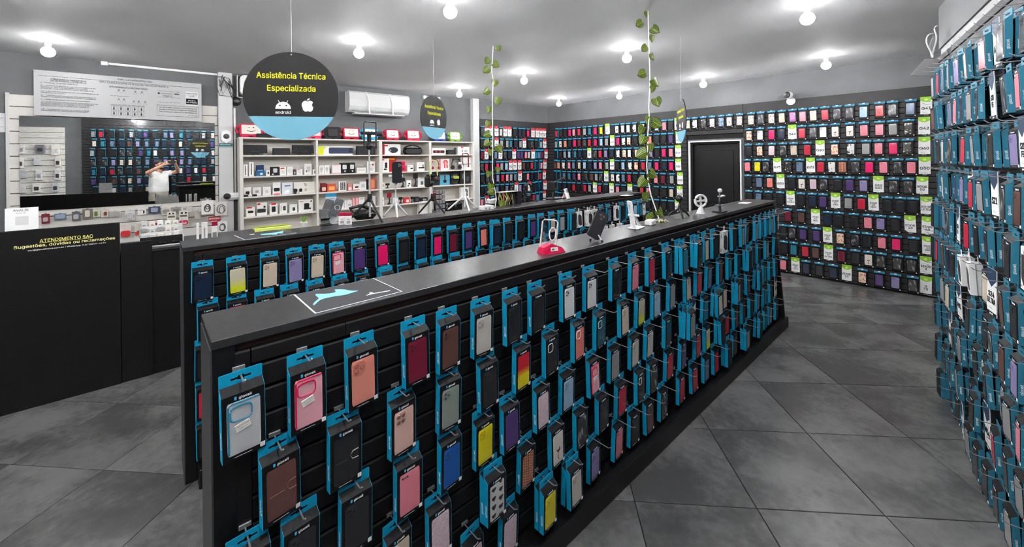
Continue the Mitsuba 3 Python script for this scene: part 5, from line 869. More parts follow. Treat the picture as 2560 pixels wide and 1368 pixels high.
put(t+'__side', MB().box(-.163, -.16, 0, .15, 0, .2).ply('clear_acrylic'), T); put(t+'__side', MB().box(.12, .123, 0, .15, 0, .2).ply('clear_acrylic'), T)
rr = random.Random(3); i = 0
for k in range(3):
    for j in range(5):
        c = rr.choice([W_, (200,200,198), (40,40,42), (150,150,150), (222,214,204)]); x = -.15+.052*j; h = .03+.02*rr.random(); u = thing('small_charger', f"small {'black' if c[0] < 60 else 'pale'} charger, {nth(j+1)} from left on {['lowest', 'middle', 'highest'][k]} step of clear stand", 'charger'); put(u+'__body', MB().cbox(x, x+.04, .05*k+.01, .05*k+.035, .046+.05*k, .046+.05*k+h, .003, c).ply('vc_print'), T); put(u+'__plug', MB().box(x+.012, x+.028, .05*k+.008, .05*k+.0105, .05+.05*k, .058+.05*k, (120,120,120)).ply('vc_print'), T)
t = thing('black_tray', 'black open-front tray of white earphone cases on the service counter', 'tray'); T = FC.T(.09, 1.0085, -.06)
put(t+'__tray', MB().box(-.15, .13, 0, .1, 0, .004, (22,22,23)).box(-.15, .13, .095, .1, 0, .07, (22,22,23)).box(-.15, -.146, 0, .1, 0, .07, (206,206,206)).box(.126, .13, 0, .1, 0, .07, (206,206,206)).box(-.15, .13, .0, .003, 0, .012, (206,206,206)).ply('vc_print'), T)
for j in range(3): one('earphone_case', f"white earphone case in the black tray, {['left', 'middle', 'right'][j]}", 'earphone case', MB().cbox(-.12+.085*j, -.06+.085*j, .03, .075, .0045, .034, .012, (228,228,228)).ply('vc_gloss', 40), T)

# ------------------------------------------------------------------ things standing on the two counters
ZT = 1.2505; GA = math.degrees(math.atan2(G.r[1], G.r[0]))
def onct(px, py, rz=0, z=ZT): q = at(px, py, z); return world(q[0], q[1], z, GA+rz)
def rounded(P, n=2):
    for _ in range(n): P = [q for a, b in zip(P, P[1:]+P[:1]) for q in ((.8*a[0]+.2*b[0], .8*a[1]+.2*b[1]), (.2*a[0]+.8*b[0], .2*a[1]+.8*b[1]))]
    return P
def countermat(corners, bird, small, label):
    t = thing('counter_mat', label, 'mat'); P = [at(x, y, ZT)[:2] for x, y in corners]; c = sum(P)/4; o = np.array([c[0], c[1], ZT]); R = [tuple(p-c) for p in P]
    def flat(P, z0, z1, col):
        mm = trimesh.creation.extrude_polygon(Polygon(P), z1-z0, engine='earcut'); return MB().add(np.array(mm.vertices)+[0, 0, z0], mm.faces, col)
    T = world(*o); put(t+'__border', flat(R, 0, .002, (190,196,200)).ply('vc_print'), T); put(t+'__sheet', flat([tuple(np.array(p)*.965) for p in R], .002, .003, (58,58,60)).ply('vc_matte'), T)
    put(t+'__sheet__logo', flat([tuple(at(x, y, ZT)[:2]-c) for x, y in rounded(bird)], .003, .0036, (124,196,226)).ply('vc_matte'), T)
    put(t+'__sheet__small_logo', flat([tuple(at(x, y, ZT)[:2]-c) for x, y in small], .003, .0034, (196,200,202)).ply('vc_matte'), T)
B1 = [(1180,708),(1225,662),(1270,645),(1350,628),(1450,614),(1520,592),(1564,578),(1500,581),(1440,568),(1350,568),(1372,592),(1290,607),(1185,606),(1203,630),(1226,644),(1195,668),(1170,695)]
cv = lambda L: [(440+x/3.419, 560+y/3.419) for x, y in L]
countermat([(734,738.5),(934,697),(1006,730),(787,785.5)], cv(B1), cv([(1622,620),(1640,612),(1660,600),(1650,596),(1680,592),(1690,600),(1830,575),(1830,582),(1690,606),(1650,616)]), 'dark mat with pale blue bird emblem on the nearest counter')
countermat([(585,589.5),(690,575),(742,583),(611,600.5)], cv([(715,93),(760,88),(800,84),(850,78),(890,70),(925,62),(905,78),(925,84),(870,84),(860,97),(800,95),(740,100)]), cv([(625,95),(650,92),(675,89),(670,94),(640,98)]), 'dark mat with pale blue bird emblem on the second counter')
def tripod(px, py, top, label, leg, pole, r=.006, spread=.13, hub=.16, a0=20, clamp=(22,22,24), extra=None):
    q = at(px, py, ZT); d = q[1]; zt = EYE+ray(px, top)[2]*d; h = zt-ZT; t = thing('phone_tripod', label, 'tripod'); T = world(q[0], q[1], ZT, GA)
    for k in range(3):
        a = math.radians(a0+120*k); e = np.array([math.cos(a), math.sin(a), 0])*spread; P = [np.array([0, 0, hub]), e+[0, 0, .008]]
        lk = put(t+'__leg', MB().tube(P, [.009, .007], leg, 7).ply('vc_print'), T); put(lk+'__rubber_foot', MB().ball(e+[0, 0, .008], .0078, tuple(np.array(leg)*.6), 1).ply('vc_print'), T)
    put(t+'__hub', MB().lathe([(0, hub-.03), (.014, hub-.03), (.017, hub), (.014, hub+.03), (0, hub+.03)], leg, 14).ply('vc_print'), T); put(t+'__pole', MB().lathe([(0, .03), (r, .03), (r, h*.6), (r*.8, h*.6), (r*.8, h), (0, h)], pole, 12).ply('vc_pole' if pole[0] > 150 and leg[0] < 100 else 'vc_print'), T)
    put(t+'__clamp', MB().cbox(-.012, .012, -.014, .012, h-.01, h+.05, .004, clamp).cbox(-.055, .055, -.02, .014, h+.045, h+.066, .005, clamp).ply('vc_print'), T)
    return t, T, h
scene['vc_pole'] = pr(VC, .3, .5, .3)
t, T, h = tripod(925, 552, 352, 'tall black tripod with long pale pole and wide black clamp on the second counter', (26,26,28), (200,200,198), .007, .15, .17, 40)
put(t+'__clamp_frame', MB().tube([(-.045, -.02, h-.06), (-.045, -.02, h+.13), (-.035, -.02, h+.14), (.035, -.02, h+.14), (.045, -.02, h+.13), (.045, -.02, h-.06)], .006, (24,24,26), 6).ply('black_plastic'), T); put(t+'__ball_head', MB().ball((0, 0, h-.04), .028, (24,24,26), 2).ply('black_plastic'), T)
put(t+'__remote', MB().cbox(.04, .1, -.03, .0, h+.035, h+.07, .012, (24,24,26)).ply('black_plastic'), T)
t, T, h = tripod(990, 543, 458, 'white tripod on the second counter holding a black phone', (226,226,226), (206,206,204), .007, .10, .12, 10, (228,228,228))
u = thing('phone', 'black phone held upright in the white tripod on the second counter', 'phone'); put(u+'__body', MB().rrect(0, h+.085, .078, .165, .012, -.032, -.0205, (24,25,28)).ply('vc_gloss'), T); put(u+'__body__camera', MB().rrect(-.012+.03, h+.14, .03, .034, .007, -.035, -.03, (34,36,40)).lathe([(.006, 0), (.005, .003), (0, .003)], (120,120,124), 10, (.012, -.035, h+.147), 'y').lathe([(.006, 0), (.005, .003), (0, .003)], (120,120,124), 10, (.012, -.035, h+.132), 'y').lathe([(.006, 0), (.005, .003), (0, .003)], (120,120,124), 10, (.026, -.035, h+.14), 'y').ply('vc_gloss'), T)
t, T, h = tripod(1082, 532, 455, 'black and silver tripod on the second counter with pale green loop clamp', (26,26,28), (196,196,194), .006, .12, .13, 50)
put(t+'__loop', MB().tube([(-.035, -.02, h+.05), (-.035, -.02, h+.17), (-.025, -.02, h+.18), (.025, -.02, h+.18), (.035, -.02, h+.17), (.035, -.02, h+.05)], .004, (186,206,120), 6).ply('vc_print'), T); put(t+'__ball_head', MB().ball((-.02, 0, h-.01), .03, (24,24,26), 2).ply('black_plastic'), T); put(t+'__remote', MB().cbox(-.07, -.03, -.03, .02, h-.04, h+.05, .01).ply('black_plastic'), T)
t, T, h = tripod(1162, 526, 424, 'white tripod with thin white pole, rightmost on the second counter', (230,230,230), (226,226,226), .006, .15, .13, 10, (230,230,230))
put(t+'__loop', MB().tube([(-.03, -.02, h+.05), (-.03, -.02, h+.14), (.02, -.02, h+.14), (.03, -.02, h+.13), (.03, -.02, h+.02)], .005, (110,34,40), 6).ply('vc_print'), T)
# second counter: other things
t = thing('ring_light', 'black ring light on short stand behind the second counter edge', 'ring light'); q = at(1320, 504, ZT); d = q[1]; T = world(q[0], q[1], ZT, GA+10); zc = EYE+ray(1320, 475)[2]*d-ZT; R = 15.5*d/F
put(t+'__ring', MB().tube([(R*math.cos(a), 0, zc+R*math.sin(a)) for a in np.linspace(0, 2*math.pi, 33)], .012, (20,20,22), 8).ply('black_plastic'), T); put(t+'__stand', MB().tube([(0, .005, zc-R), (0, .005, .02)], .006, seg=8).ply('black_plastic'), T)
for k in range(3): put(t+'__leg', MB().tube([(0, .005, .04), (.12*math.cos(k*2.1+.4), .12*math.sin(k*2.1+.4), .006)], .005, seg=6).ply('black_plastic'), T)
t = thing('jointed_stand', 'black jointed desk arm on flat base beside the ring light', 'desk arm'); q = at(1387, 497, ZT); T = world(q[0], q[1], ZT, GA); 
put(t+'__base', MB().cbox(-.12, .12, -.07, .07, 0, .012, .003).ply('black_plastic'), T); put(t+'__arm', MB().tube([(-.03, 0, .01), (-.02, 0, .08), (0, 0, .15), (.06, 0, .2), (.16, 0, .23)], .012, seg=8).ply('black_plastic'), T); put(t+'__plate', MB().cbox(-.07, -.01, -.05, .05, .09, .19, .006).ply('black_plastic'), T)
t = thing('card_reader', 'small white card reader leaning on its stand, second counter', 'card reader'); q = at(1421, 498, ZT); T = world(q[0], q[1], ZT, GA+15)
put(t+'__body', MB().cbox(-.03, .03, -.012, .012, 0, .12, .006, (226,226,222)).xf(mi.ScalarTransform4f().rotate([1,0,0], -18)).ply('vc_print'), T); put(t+'__screen', MB().box(-.02, .02, -.0135, -.011, .07, .105, (120,122,124)).xf(mi.ScalarTransform4f().rotate([1,0,0], -18)).ply('vc_gloss'), T); put(t+'__stand', MB().tube([(0, .03, .1), (0, .075, .004)], .006, (220,220,218), 6).ply('vc_print'), T)
m = MB(); rr = random.Random(5)
for k in range(16):
    x = -.10+.2*rr.random(); m.tube([(x, rr.uniform(-.03, .03), .0), (x+.01, rr.uniform(-.03, .03), .06), (x-.01, rr.uniform(-.03, .03), .125)], .006, rr.choice([(200,120,90), (150,170,70), (210,200,180), (60,60,62), (190,90,80), (120,90,60)]), 5)
t = thing('cable_rack', 'small rack of coloured cables on the second counter beside the short vine', 'cable rack'); T = onct(1268, 512); put(t+'__cables', m.ply('vc_print'), T); labels[t+'__cables'] = {'kind': 'stuff'}
put(t+'__frame', MB().box(-.11, .16, .035, .04, 0, .13, (20,20,22)).box(.10, .16, -.035, .04, 0, .125, (24,24,26)).box(-.11, .11, -.04, .04, .125, .13, (190,186,180)).ply('vc_print'), T)
t = thing('power_strip', 'white power adapter box on the second counter at the foot of the short vine', 'adapter'); T = onct(1233, 510); put(t+'__body', MB().cbox(-.08, .08, -.035, .035, 0, .05, .008, (226,226,226)).ply('vc_print'), T); put(t+'__cable', MB().tube([(-.05, -.02, .05), (-.07, -.03, .1), (-.10, -.02, .06), (-.10, 0, .012), (-.02, -.10, .006), (.12, -.1, .006), (.2, -.06, .006)], .004, (30,30,32), 6).ply('black_plastic'), T)
t = thing('small_box', 'low white block on the second counter, right of the white tripods', 'box'); T = onct(1216, 524); put(t+'__body', MB().cbox(-.06, .06, -.035, .035, 0, .035, .004, (220,220,218)).ply('vc_print'), T); put(t+'__slots', MB().box(-.04, -.02, -.036, -.034, .01, .02, (110,110,110)).box(.0, .02, -.036, -.034, .01, .02, (110,110,110)).ply('vc_print'), T)
t = thing('lime_tray', 'lime green pen tray on the second counter behind the mat', 'tray'); T = onct(680, 574); put(t+'__tray', MB().cbox(-.10, .10, -.045, .045, 0, .018, .006, (150,170,50)).ply('vc_print'), T); put(t+'__rim', MB().cbox(-.105, .105, -.05, -.04, .0, .022, .003, (206,214,110)).cbox(-.09, .09, .0, .008, .018, .026, .003, (150,160,60)).ply('vc_print'), T)
t = thing('tiny_plant', 'tiny green plant on the counter in front of the first shelf bay', 'plant'); q = at(760, 566, ZT); T = world(q[0], q[1], ZT)
put(t+'__pot', MB().lathe([(0, 0), (.02, 0), (.026, .03), (0, .03)], (206,206,200), 12).ply('vc_print'), T)
for k in range(7): put(t+'__leaf', MB().prism([(-.008, .0), (0, .05), (.008, 0), (0, -.004)], -.001, .001, (110,150,50)).xf(mi.ScalarTransform4f().translate([0, 0, .028]).rotate([0,0,1], 51*k).rotate([1,0,0], 32)).ply('vc_print'), T)
# phone holder display with two phones, headset bag, white and red boxes
t = thing('demo_stand', 'clear stand with blue-headed white card on the second counter', 'stand'); q = at(828, 556, ZT); T = world(q[0], q[1], ZT, 22).scale(.8) if 0 else world(q[0], q[1], ZT, 22) @ mi.ScalarTransform4f().scale(.8); put(t+'__card', MB().box(-.045, .045, .03, .033, .0, .26, (196,206,212)).box(-.045, .045, .0285, .03, .232, .26, (40,140,180)).ply('vc_print'), T)
mm = MB().box(-.032, .032, .028, .0295, .208, .214, (130,140,150)); mm.box(-.03, .03, .0285, .0295, .19, .194, (150,160,168)); put(t+'__lettering', mm.ply('vc_matte'), T); put(t+'__base', MB().box(-.07, .07, -.05, .04, 0, .003).ply('clear_acrylic'), T)
for dx, lab, ring in ((-.055, 'left black phone leaning on the clear demo stand', 0), (.03, 'right dark phone with white ring leaning on the clear demo stand', 1)):
    u = thing('phone', lab, 'phone'); TT = T @ mi.ScalarTransform4f().translate([dx, -.01, .06]).rotate([0,1,0], 18).rotate([1,0,0], -12); put(u+'__body', MB().rrect(0, .08, .072, .15, .011, -.009, 0, (34,34,37)).ply('vc_gloss'), TT); put(u+'__detail', (MB().rrect(0, .055, .03, .02, .003, -.0105, -.008, (206,206,204)) if not ring else MB().tube([(.022*math.cos(a), -.011, .075+.022*math.sin(a)) for a in np.linspace(0, 2*math.pi, 17)], .003, (220,220,220), 5)).rrect(-.018, .135, .022, .03, .006, -.012, -.008, (50,50,54)).ply('vc_gloss'), TT)
    put(t+'__prop', MB().box(dx-.02, dx+.02, .0, .03, .003, .058).ply('clear_acrylic'), T)
t = thing('phone_stand', 'black desktop phone stand on the second counter below the demo stand', 'phone stand'); T = onct(815, 563); put(t+'__base', MB().cbox(-.035, .035, -.03, .03, 0, .008, .003).ply('black_plastic'), T); put(t+'__back', MB().cbox(-.03, .03, -.004, .004, .0, .11, .003).xf(mi.ScalarTransform4f().translate([0, .01, .006]).rotate([1,0,0], -24)).ply('black_plastic'), T); put(t+'__lip', MB().cbox(-.03, .03, -.03, .0, .03, .038, .002).xf(mi.ScalarTransform4f().translate([0, .01, .006]).rotate([1,0,0], -24)).ply('black_plastic'), T)
t = thing('vr_headset', 'black rounded headset lying on the second counter behind the white and red boxes', 'headset'); q = at(898, 552, ZT); T = world(q[0]+.03, q[1]+.06, ZT, 25) @ mi.ScalarTransform4f().scale(.75); put(t+'__shell', MB().cbox(-.13, .10, -.05, .06, 0, .10, .04, (20,20,22)).ply('vc_gloss', 40), T); put(t+'__strap', MB().tube([(-.12, 0, .06), (-.15, .02, .12), (-.05, .03, .14), (.06, .02, .1)], .018, (26,26,28), 8).ply('black_plastic'), T)
for k, (x, lab) in enumerate(((855, 'left of two small white boxes with crimson tops on the second counter'), (871, 'right of two small white boxes with crimson tops on the second counter'))):
    t = thing('small_box', lab, 'box'); T = onct(x, 562, -18); put(t+'__body', MB().cbox(-.022, .022, -.015, .015, 0, .062, .002, (226,224,222)).ply('vc_print'), T); put(t+'__top', MB().cbox(-.021, .021, -.012, .012, .062, .085, .003, (170,24,66)).ply('vc_print'), T); put(t+'__print', MB().box(-.012, .012, -.0157, -.0147, .01, .03, (150,150,150)).box(-.008, .008, -.0157, -.0147, .038, .042, (120,120,120)).ply('vc_print'), T)
one('paper_sheet', 'small white paper lying on far end of the second counter', 'paper', MB().box(-.08, .08, -.05, .05, 0, .0015, (222,222,220)).ply('vc_print'), onct(1567, 488.5))
# nearest counter
t = thing('phone_case_stand', 'clear phone case standing in a red wedge stand on the nearest counter', 'phone case stand'); T = onct(1378, 631, -14)
put(t+'__wedge', MB().add([(-.062, -.03, 0), (.062, -.03, 0), (.062, .03, 0), (-.062, .03, 0), (-.055, -.018, .03), (.05, -.018, .022), (.05, .018, .022), (-.055, .018, .03), (-.01, -.02, .045), (-.01, .02, .045)], [(0,3,2,1)], (196,18,66)).add([(-.062, -.03, 0), (.062, -.03, 0), (.05, -.02, .022), (-.01, -.02, .045), (-.055, -.02, .03), (-.062, .03, 0), (.062, .03, 0), (.05, .02, .022), (-.01, .02, .045), (-.055, .02, .03)], [(0,1,2), (0,2,3), (0,3,4), (5,7,6), (5,8,7), (5,9,8), (0,5,6), (0,6,1), (1,6,7), (1,7,2), (2,7,8), (2,8,3), (3,8,9), (3,9,4), (4,9,5), (4,5,0)], (200,18,68)).ply('vc_gloss'), T)
put(t+'__label', MB().cbox(-.018, .022, -.034, -.03, .004, .022, .0005, (226,222,214)).box(-.012, .0, -.0345, -.0335, .009, .017, (90,90,90)).xf(mi.ScalarTransform4f().translate([0, .004, 0]).rotate([1,0,0], -12)).ply('vc_print'), T)
TT = T @ mi.ScalarTransform4f().translate([-.02, .002, .02]).rotate([0,0,1], -24).rotate([0,1,0], 8).rotate([1,0,0], -8)
fr_ = [(-.036, 0, 0), (-.036, 0, .125), (-.028, 0, .135), (.03, 0, .135), (.038, 0, .125), (.038, 0, .01)]
u = thing('clear_phone_case', 'clear phone case with pale frame held by the red wedge stand', 'phone case'); put(u+'__frame', MB().tube(fr_, .0042, (206,200,194), 6).ply('vc_gloss'), TT); put(u+'__back', MB().box(-.035, .037, .0, .0015, .0, .132).ply('clear_acrylic'), TT); put(u+'__camera_ring', MB().tube([(.018+.016*math.cos(a), -.003, .07+.03*math.sin(a)) for a in np.linspace(0, 2*math.pi, 21)], .0036, (230,214,210), 6).ply('vc_gloss'), TT)
t = thing('mini_tripod', 'small tripod with silver legs holding a tilted black phone, nearest counter', 'tripod'); T = onct(1487, 600)
q0 = at(1487, 600, ZT)
for x, y in ((1478, 602), (1502, 605), (1490, 590)):
    e = at(x, y, ZT); v = (e-q0)[:2]; M = np.array([[G.r[0], G.r[1]], [G.n[0]*-1, G.n[1]*-1]]); l = M @ v; lk = put(t+'__leg', MB().tube([(0, 0, .06), (l[0]*1.2, l[1]*1.2, .006)], .0035, (206,206,206), 6).ply('vc_pole'), T); put(lk+'__rubber_foot', MB().ball((l[0]*1.2, l[1]*1.2, .006), .0065, (20,20,22), 1).ply('vc_print'), T)
put(t+'__ball_head', MB().ball((0, 0, .075), .02, (20,20,22), 2).ply('black_plastic'), T)
u = thing('phone', 'tilted black phone on the small silver-legged tripod, nearest counter', 'phone'); TT = T @ mi.ScalarTransform4f().translate([.0, -.02, .085]).rotate([0,0,1], -30).rotate([0,1,0], 32).rotate([1,0,0], -14); put(u+'__body', MB().rrect(0, 0, .075, .155, .011, -.008, .004, (30,30,33)).ply('vc_gloss'), TT); put(u+'__body__camera', MB().lathe([(.008, 0), (.007, .003), (0, .003)], (66,64,70), 12, (.012, -.008, .055), 'y').lathe([(.008, 0), (.007, .003), (0, .003)], (66,64,70), 12, (-.008, -.008, .055), 'y').lathe([(.008, 0), (.007, .003), (0, .003)], (66,64,70), 12, (.002, -.008, .035), 'y').ply('vc_gloss'), TT)
t = thing('foldable_stand', 'white folding phone stand on the nearest counter before the long vine', 'phone stand'); T = onct(1592, 570, 10)
put(t+'__base', MB().cbox(-.065, .05, -.035, .035, 0, .008, .003, (228,228,228)).ply('vc_print'), T); put(t+'__back', MB().poly([(-.035, 0), (.035, 0), (.035, .17), (-.035, .17)], -.006, .006, (228,228,228), [[(-.018, .09), (.018, .09), (.018, .15), (-.018, .15)]]).xf(mi.ScalarTransform4f().translate([-.055, 0, .006]).rotate([0,0,1], 40).rotate([1,0,0], -8)).ply('vc_print'), T); put(t+'__strut', MB().tube([(-.05, 0, .085), (0, 0, .05), (.045, 0, .008)], .009, (224,224,224), 7).ply('vc_print'), T); put(t+'__hinge', MB().tube([(-.05, -.035, .085), (-.05, .035, .085)], .008, (210,210,210), 8).ply('vc_print'), T)
t = thing('power_adapter', 'white block adapter on the nearest counter at the foot of the long vine', 'adapter'); T = onct(1626, 562, 10); put(t+'__body', MB().cbox(-.04, .04, -.025, .025, 0, .034, .005, (222,222,218)).ply('vc_print'), T); put(t+'__port', MB().box(-.03, -.022, -.0258, -.0245, .008, .022, (150,150,150)).box(-.016, -.008, -.0258, -.0245, .008, .022, (150,150,150)).ply('vc_print'), T)
m = MB(); rr = random.Random(9)
for k in range(14): a, b = rr.uniform(0, 6.3), rr.uniform(.01, .05); m.tube([(0, 0, .004), (b*math.cos(a)*.6, b*math.sin(a)*.6, .016), (b*math.cos(a), b*math.sin(a), .004)], .003, rr.choice([(206,200,186), (150,160,70), (190,180,150)]), 5)
labels[put('dried_sprig', m.ply('vc_print'), onct(1655, 556))] = {'label': 'pale dried sprig lying beside the white adapter on nearest counter', 'category': 'sprig', 'kind': 'stuff'}
t = thing('mini_tripod', 'small all-black tripod with ball head on the nearest counter', 'tripod'); T = onct(1700, 543)
for k in range(3): a = math.radians(-42+120*k+20); put(t+'__leg', MB().tube([(0, 0, .065), (.06*math.cos(a), .06*math.sin(a), .03), (.085*math.cos(a), .085*math.sin(a), .005)], [.009, .007, .006], seg=7).ply('black_plastic'), T)
put(t+'__column', MB().lathe([(0, .04), (.012, .04), (.012, .09), (.007, .1), (.007, .115), (0, .115)], seg=12).ply('black_plastic'), T); put(t+'__ball_head', MB().ball((-.012, 0, .14), .026, sub=2).ply('black_plastic'), T)
t = thing('desk_fan', 'small white desk fan with round guard on the nearest counter by the doorway', 'fan'); T = onct(1752, 534, -40)
put(t+'__base', MB().lathe([(0, 0), (.035, 0), (.022, .03), (.012, .055), (0, .055)][::-1], (214,212,210), 16).ply('vc_print'), T); put(t+'__guard', MB().tube([(.045*math.cos(a), 0, .1+.045*math.sin(a)) for a in np.linspace(0, 2*math.pi, 25)], .009, (222,222,222), 6).ply('vc_print'), T)
for k in range(4): put(t+'__blade', MB().prism([(-.004, .005), (-.016, .036), (.006, .038), (.006, .004)], -.002, .002, (206,206,206)).xf(mi.ScalarTransform4f().translate([0, 0, .1]).rotate([0,1,0], 90*k)).ply('vc_print'), T)
put(t+'__hub', MB().lathe([(.012, -.008), (.012, .008), (0, .01)], (190,190,190), 12, (0, 0, .1), 'y').ply('vc_print'), T)
t = thing('jointed_stand', 'dark desk arm with pale head on the nearest counter, right of the white fan', 'desk arm'); T = onct(1800, 530); put(t+'__base', MB().cbox(-.06, .05, -.04, .04, 0, .01, .003).ply('black_plastic'), T); put(t+'__post', MB().tube([(0, 0, .01), (-.01, 0, .09), (0, 0, .15), (.012, 0, .17)], .009, (60,60,64), 8).ply('vc_pole'), T); put(t+'__head', MB().cbox(-.012, .075, -.016, .016, .118, .132, .005, (200,200,200)).ball((.004, 0, .172), .018, (214,214,214), 2).ply('vc_print'), T); put(t+'__tray', MB().cbox(-.03, .03, -.03, .03, .05, .058, .002, (80,84,90)).ply('vc_print'), T)
one('paper_sheet', 'small white paper lying at far end of the nearest counter', 'paper', MB().box(-.07, .07, -.04, .04, 0, .0015, (222,222,220)).ply('vc_print'), onct(1862, 507.5))
# sheets hanging at the end of the bulkhead
t = thing('hanging_sheets', 'grey-white paper sheets hanging by white cords at the bulkhead end', 'sheets'); eb = RIGHTW.p(-S1, 0, .085)
def spline(P, n=24):
    from scipy.interpolate import CubicSpline
    P = np.array(P); t = np.r_[0, np.cumsum(np.linalg.norm(np.diff(P, axis=0), axis=1))]; return CubicSpline(t, P)(np.linspace(0, t[-1], n))
def hp(px, py, d): q = np.array([0, 0, EYE])+ray(px, py)*d; return q
ds = 3.12
put(t+'__cord', MB().tube(spline([hp(2343, 64, ds), hp(2336, 72, ds), hp(2340, 86, ds), hp(2338, 112, ds), hp(2332, 144, ds)]), .005, (226,226,226), 6).ply('white_gloss')); put(t+'__cord', MB().tube(spline([hp(2333, 84, ds), hp(2318, 92, ds), hp(2316, 104, ds), hp(2325, 126, ds), hp(2331, 144, ds)]), .005, (226,226,226), 6).ply('white_gloss'))
def quadsheet(P, col, key):
    P = np.array(P); n = np.cross(P[1]-P[0], P[2]-P[0]); n = n/np.linalg.norm(n)*.003; put(key, MB().add(np.vstack([P, P+n]), [(0,1,2,3), (4,7,6,5), (0,4,5,1), (1,5,6,2), (2,6,7,3), (3,7,4,0)], col).ply('vc_print'))
quadsheet([hp(2277, 188, ds-.12), hp(2313, 147, ds), hp(2346, 148, ds+.02), hp(2346, 190, ds-.08)], (196,196,196), t+'__sheet')
quadsheet([hp(2327, 142, ds+.03), hp(2325, 110, ds+.03), hp(2334, 88, ds+.03), hp(2345, 90, ds+.03)], (176,178,180), t+'__sheet')
# ------------------------------------------------------------------ white accessory wall beyond the dark right wall (seen in the mirror)
t = thing('white_slat_panel', 'white slatted panel of pale packs, seen only in the mirror', 'wall panel')
for k in range(17): plank(RIGHTW, 2.2, 4.0, .35+k*.131, .35+k*.131+.122, .002, .016, t+'__slat', 'shelf_white')
rr = random.Random(11); n = 0
for r in range(5):
    for j in range(6):
        u = 2.35+.28*j+rr.uniform(-.04, .04); z = 2.15-.3*r; w, h = rr.uniform(.09, .17), rr.uniform(.15, .26); c = rr.choice([(228,228,226), (214,214,212), (190,192,194), (226,222,214), (120,122,126)])
        k = thing('accessory_pack', f'pale accessory pack in the mirror, {nth(6-j)} from left, {RN[r]} row of white slats', 'pack', 'accessory packs seen in the mirror'); T = RIGHTW.T(u, z-h, .06, rr.uniform(-6, 6))
        put(k+'__card', MB().cbox(-w/2, w/2, 0, .03, 0, h, .003, c).ply('vc_print'), T); put(k+'__print', MB().rrect(0, h*.42, w*.6, h*.4, .01, -.002, .001, rr.choice([(60,60,62), (150,150,152), (200,200,200)]), 2).ply('vc_print'), T)

# ------------------------------------------------------------------ the photographer, standing behind the camera and reflected in the mirror
import manifold3d as m3
def ball(p, r, s=20): return m3.Manifold.sphere(float(r), s).translate([float(x) for x in p])
def limb(*pr, s=20):
    out = m3.Manifold()
    for (p, r), (q, t_) in zip(pr[:-1], pr[1:]): out = out+m3.Manifold.batch_hull([ball(p, r, s), ball(q, t_, s)])
    return out
def organic(mf, edge, smooth=8):
    g = mf.refine_to_length(edge).to_mesh(); tm = trimesh.Trimesh(np.array(g.vert_properties[:, :3]), np.array(g.tri_verts), process=True); trimesh.smoothing.filter_taubin(tm, iterations=smooth); return tm
hull = lambda *a: m3.Manifold.batch_hull([ball(p, r) for p, r in a])
ppl = thing('person', 'man in white t-shirt and beige shorts raising a phone to photograph, seen in the mirror', 'person')
Y = -.47
torso = hull(((.13,Y,1.40), .07), ((-.13,Y,1.40), .07), ((.11,Y,1.2), .095), ((-.11,Y,1.2), .095))+hull(((.11,Y,1.2), .095), ((-.11,Y,1.2), .095), ((.10,Y,.97), .095), ((-.10,Y,.97), .095))
head = hull(((0,-.43,1.655), .088), ((0,-.45,1.66), .09), ((0,-.385,1.575), .045), ((0,-.40,1.60), .06))+limb(((0,-.455,1.42), .06), ((0,-.44,1.58), .054))
head = head+hull(((0,-.343,1.618), .012), ((0,-.352,1.645), .008))
for sx in (-1, 1): head = head+hull(((sx*.088,-.435,1.62), .012), ((sx*.09,-.445,1.65), .014))
body = torso+head
for sx in (-1, 1):
    el, wr = (sx*.37,-.34,1.46), (sx*.145,-.135,1.65)
    body = body+limb(((sx*.17,Y,1.42), .06), ((sx*.2,Y,1.41), .056), (el, .043), (((el[0]+wr[0])/2+sx*.02, (el[1]+wr[1])/2, 1.54), .042), (wr, .028))
    body = body+hull((wr, .026), ((sx*.105,-.075,1.665), .012), ((sx*.105,-.085,1.72), .012), ((sx*.115,-.09,1.64), .014), ((sx*.115,-.09,1.70), .014))
    for i, (zz, L) in enumerate(((1.745, .03), (1.748, .022), (1.655, .02), (1.652, .012))):
        up = 1 if zz > 1.7 else -1; x0 = sx*(.10-.022*(i % 2)); body = body+limb(((sx*.11,-.085,1.70-.02*(up < 0)), .0095), ((x0, -.075, zz-.004*up), .0088), ((x0-sx*.012, -.05, zz), .0082), ((x0-sx*.02, -.034, zz-.012*up), .0076), s=12)
    body = body+limb(((sx*.11,-.095,1.66), .011), ((sx*.085,-.082,1.672), .0095), ((sx*.062,-.062,1.69), .0085), s=12)
    body = body+limb(((sx*.1,Y,.93), .09), ((sx*.11,Y+.01,.52), .055), ((sx*.11,Y-.03,.32), .053), ((sx*.11,Y-.01,.1), .036))
bm = organic(body, .016, 6); put(ppl+'__body', mikit.ply((np.array(bm.vertices), np.array(bm.faces)), 'skin', True))
scene['skin'] = pr(rgb(196,146,120), .5, .4); scene['cloth_white'] = pr(rgb(226,224,220), .85, .2); scene['cloth_beige'] = pr(rgb(168,160,146), .85, .2); scene['hair_dark'] = pr(rgb(34,28,26), .6, .3)
sh = hull(((.135,Y,1.405), .078), ((-.135,Y,1.405), .078), ((.115,Y,1.2), .106), ((-.115,Y,1.2), .106))+hull(((.115,Y,1.2), .106), ((-.115,Y,1.2), .106), ((.115,Y,1.0), .108), ((-.115,Y,1.0), .108))
for sx in (-1, 1): sh = sh+limb(((sx*.15,Y,1.42), .073), ((sx*.2,Y,1.415), .07), ((sx*.28,-.42,1.435), .066))
sh = sh-m3.Manifold.cube([1, 1, .3], True).translate([0, Y, .80])-ball((0,-.44,1.53), .085)
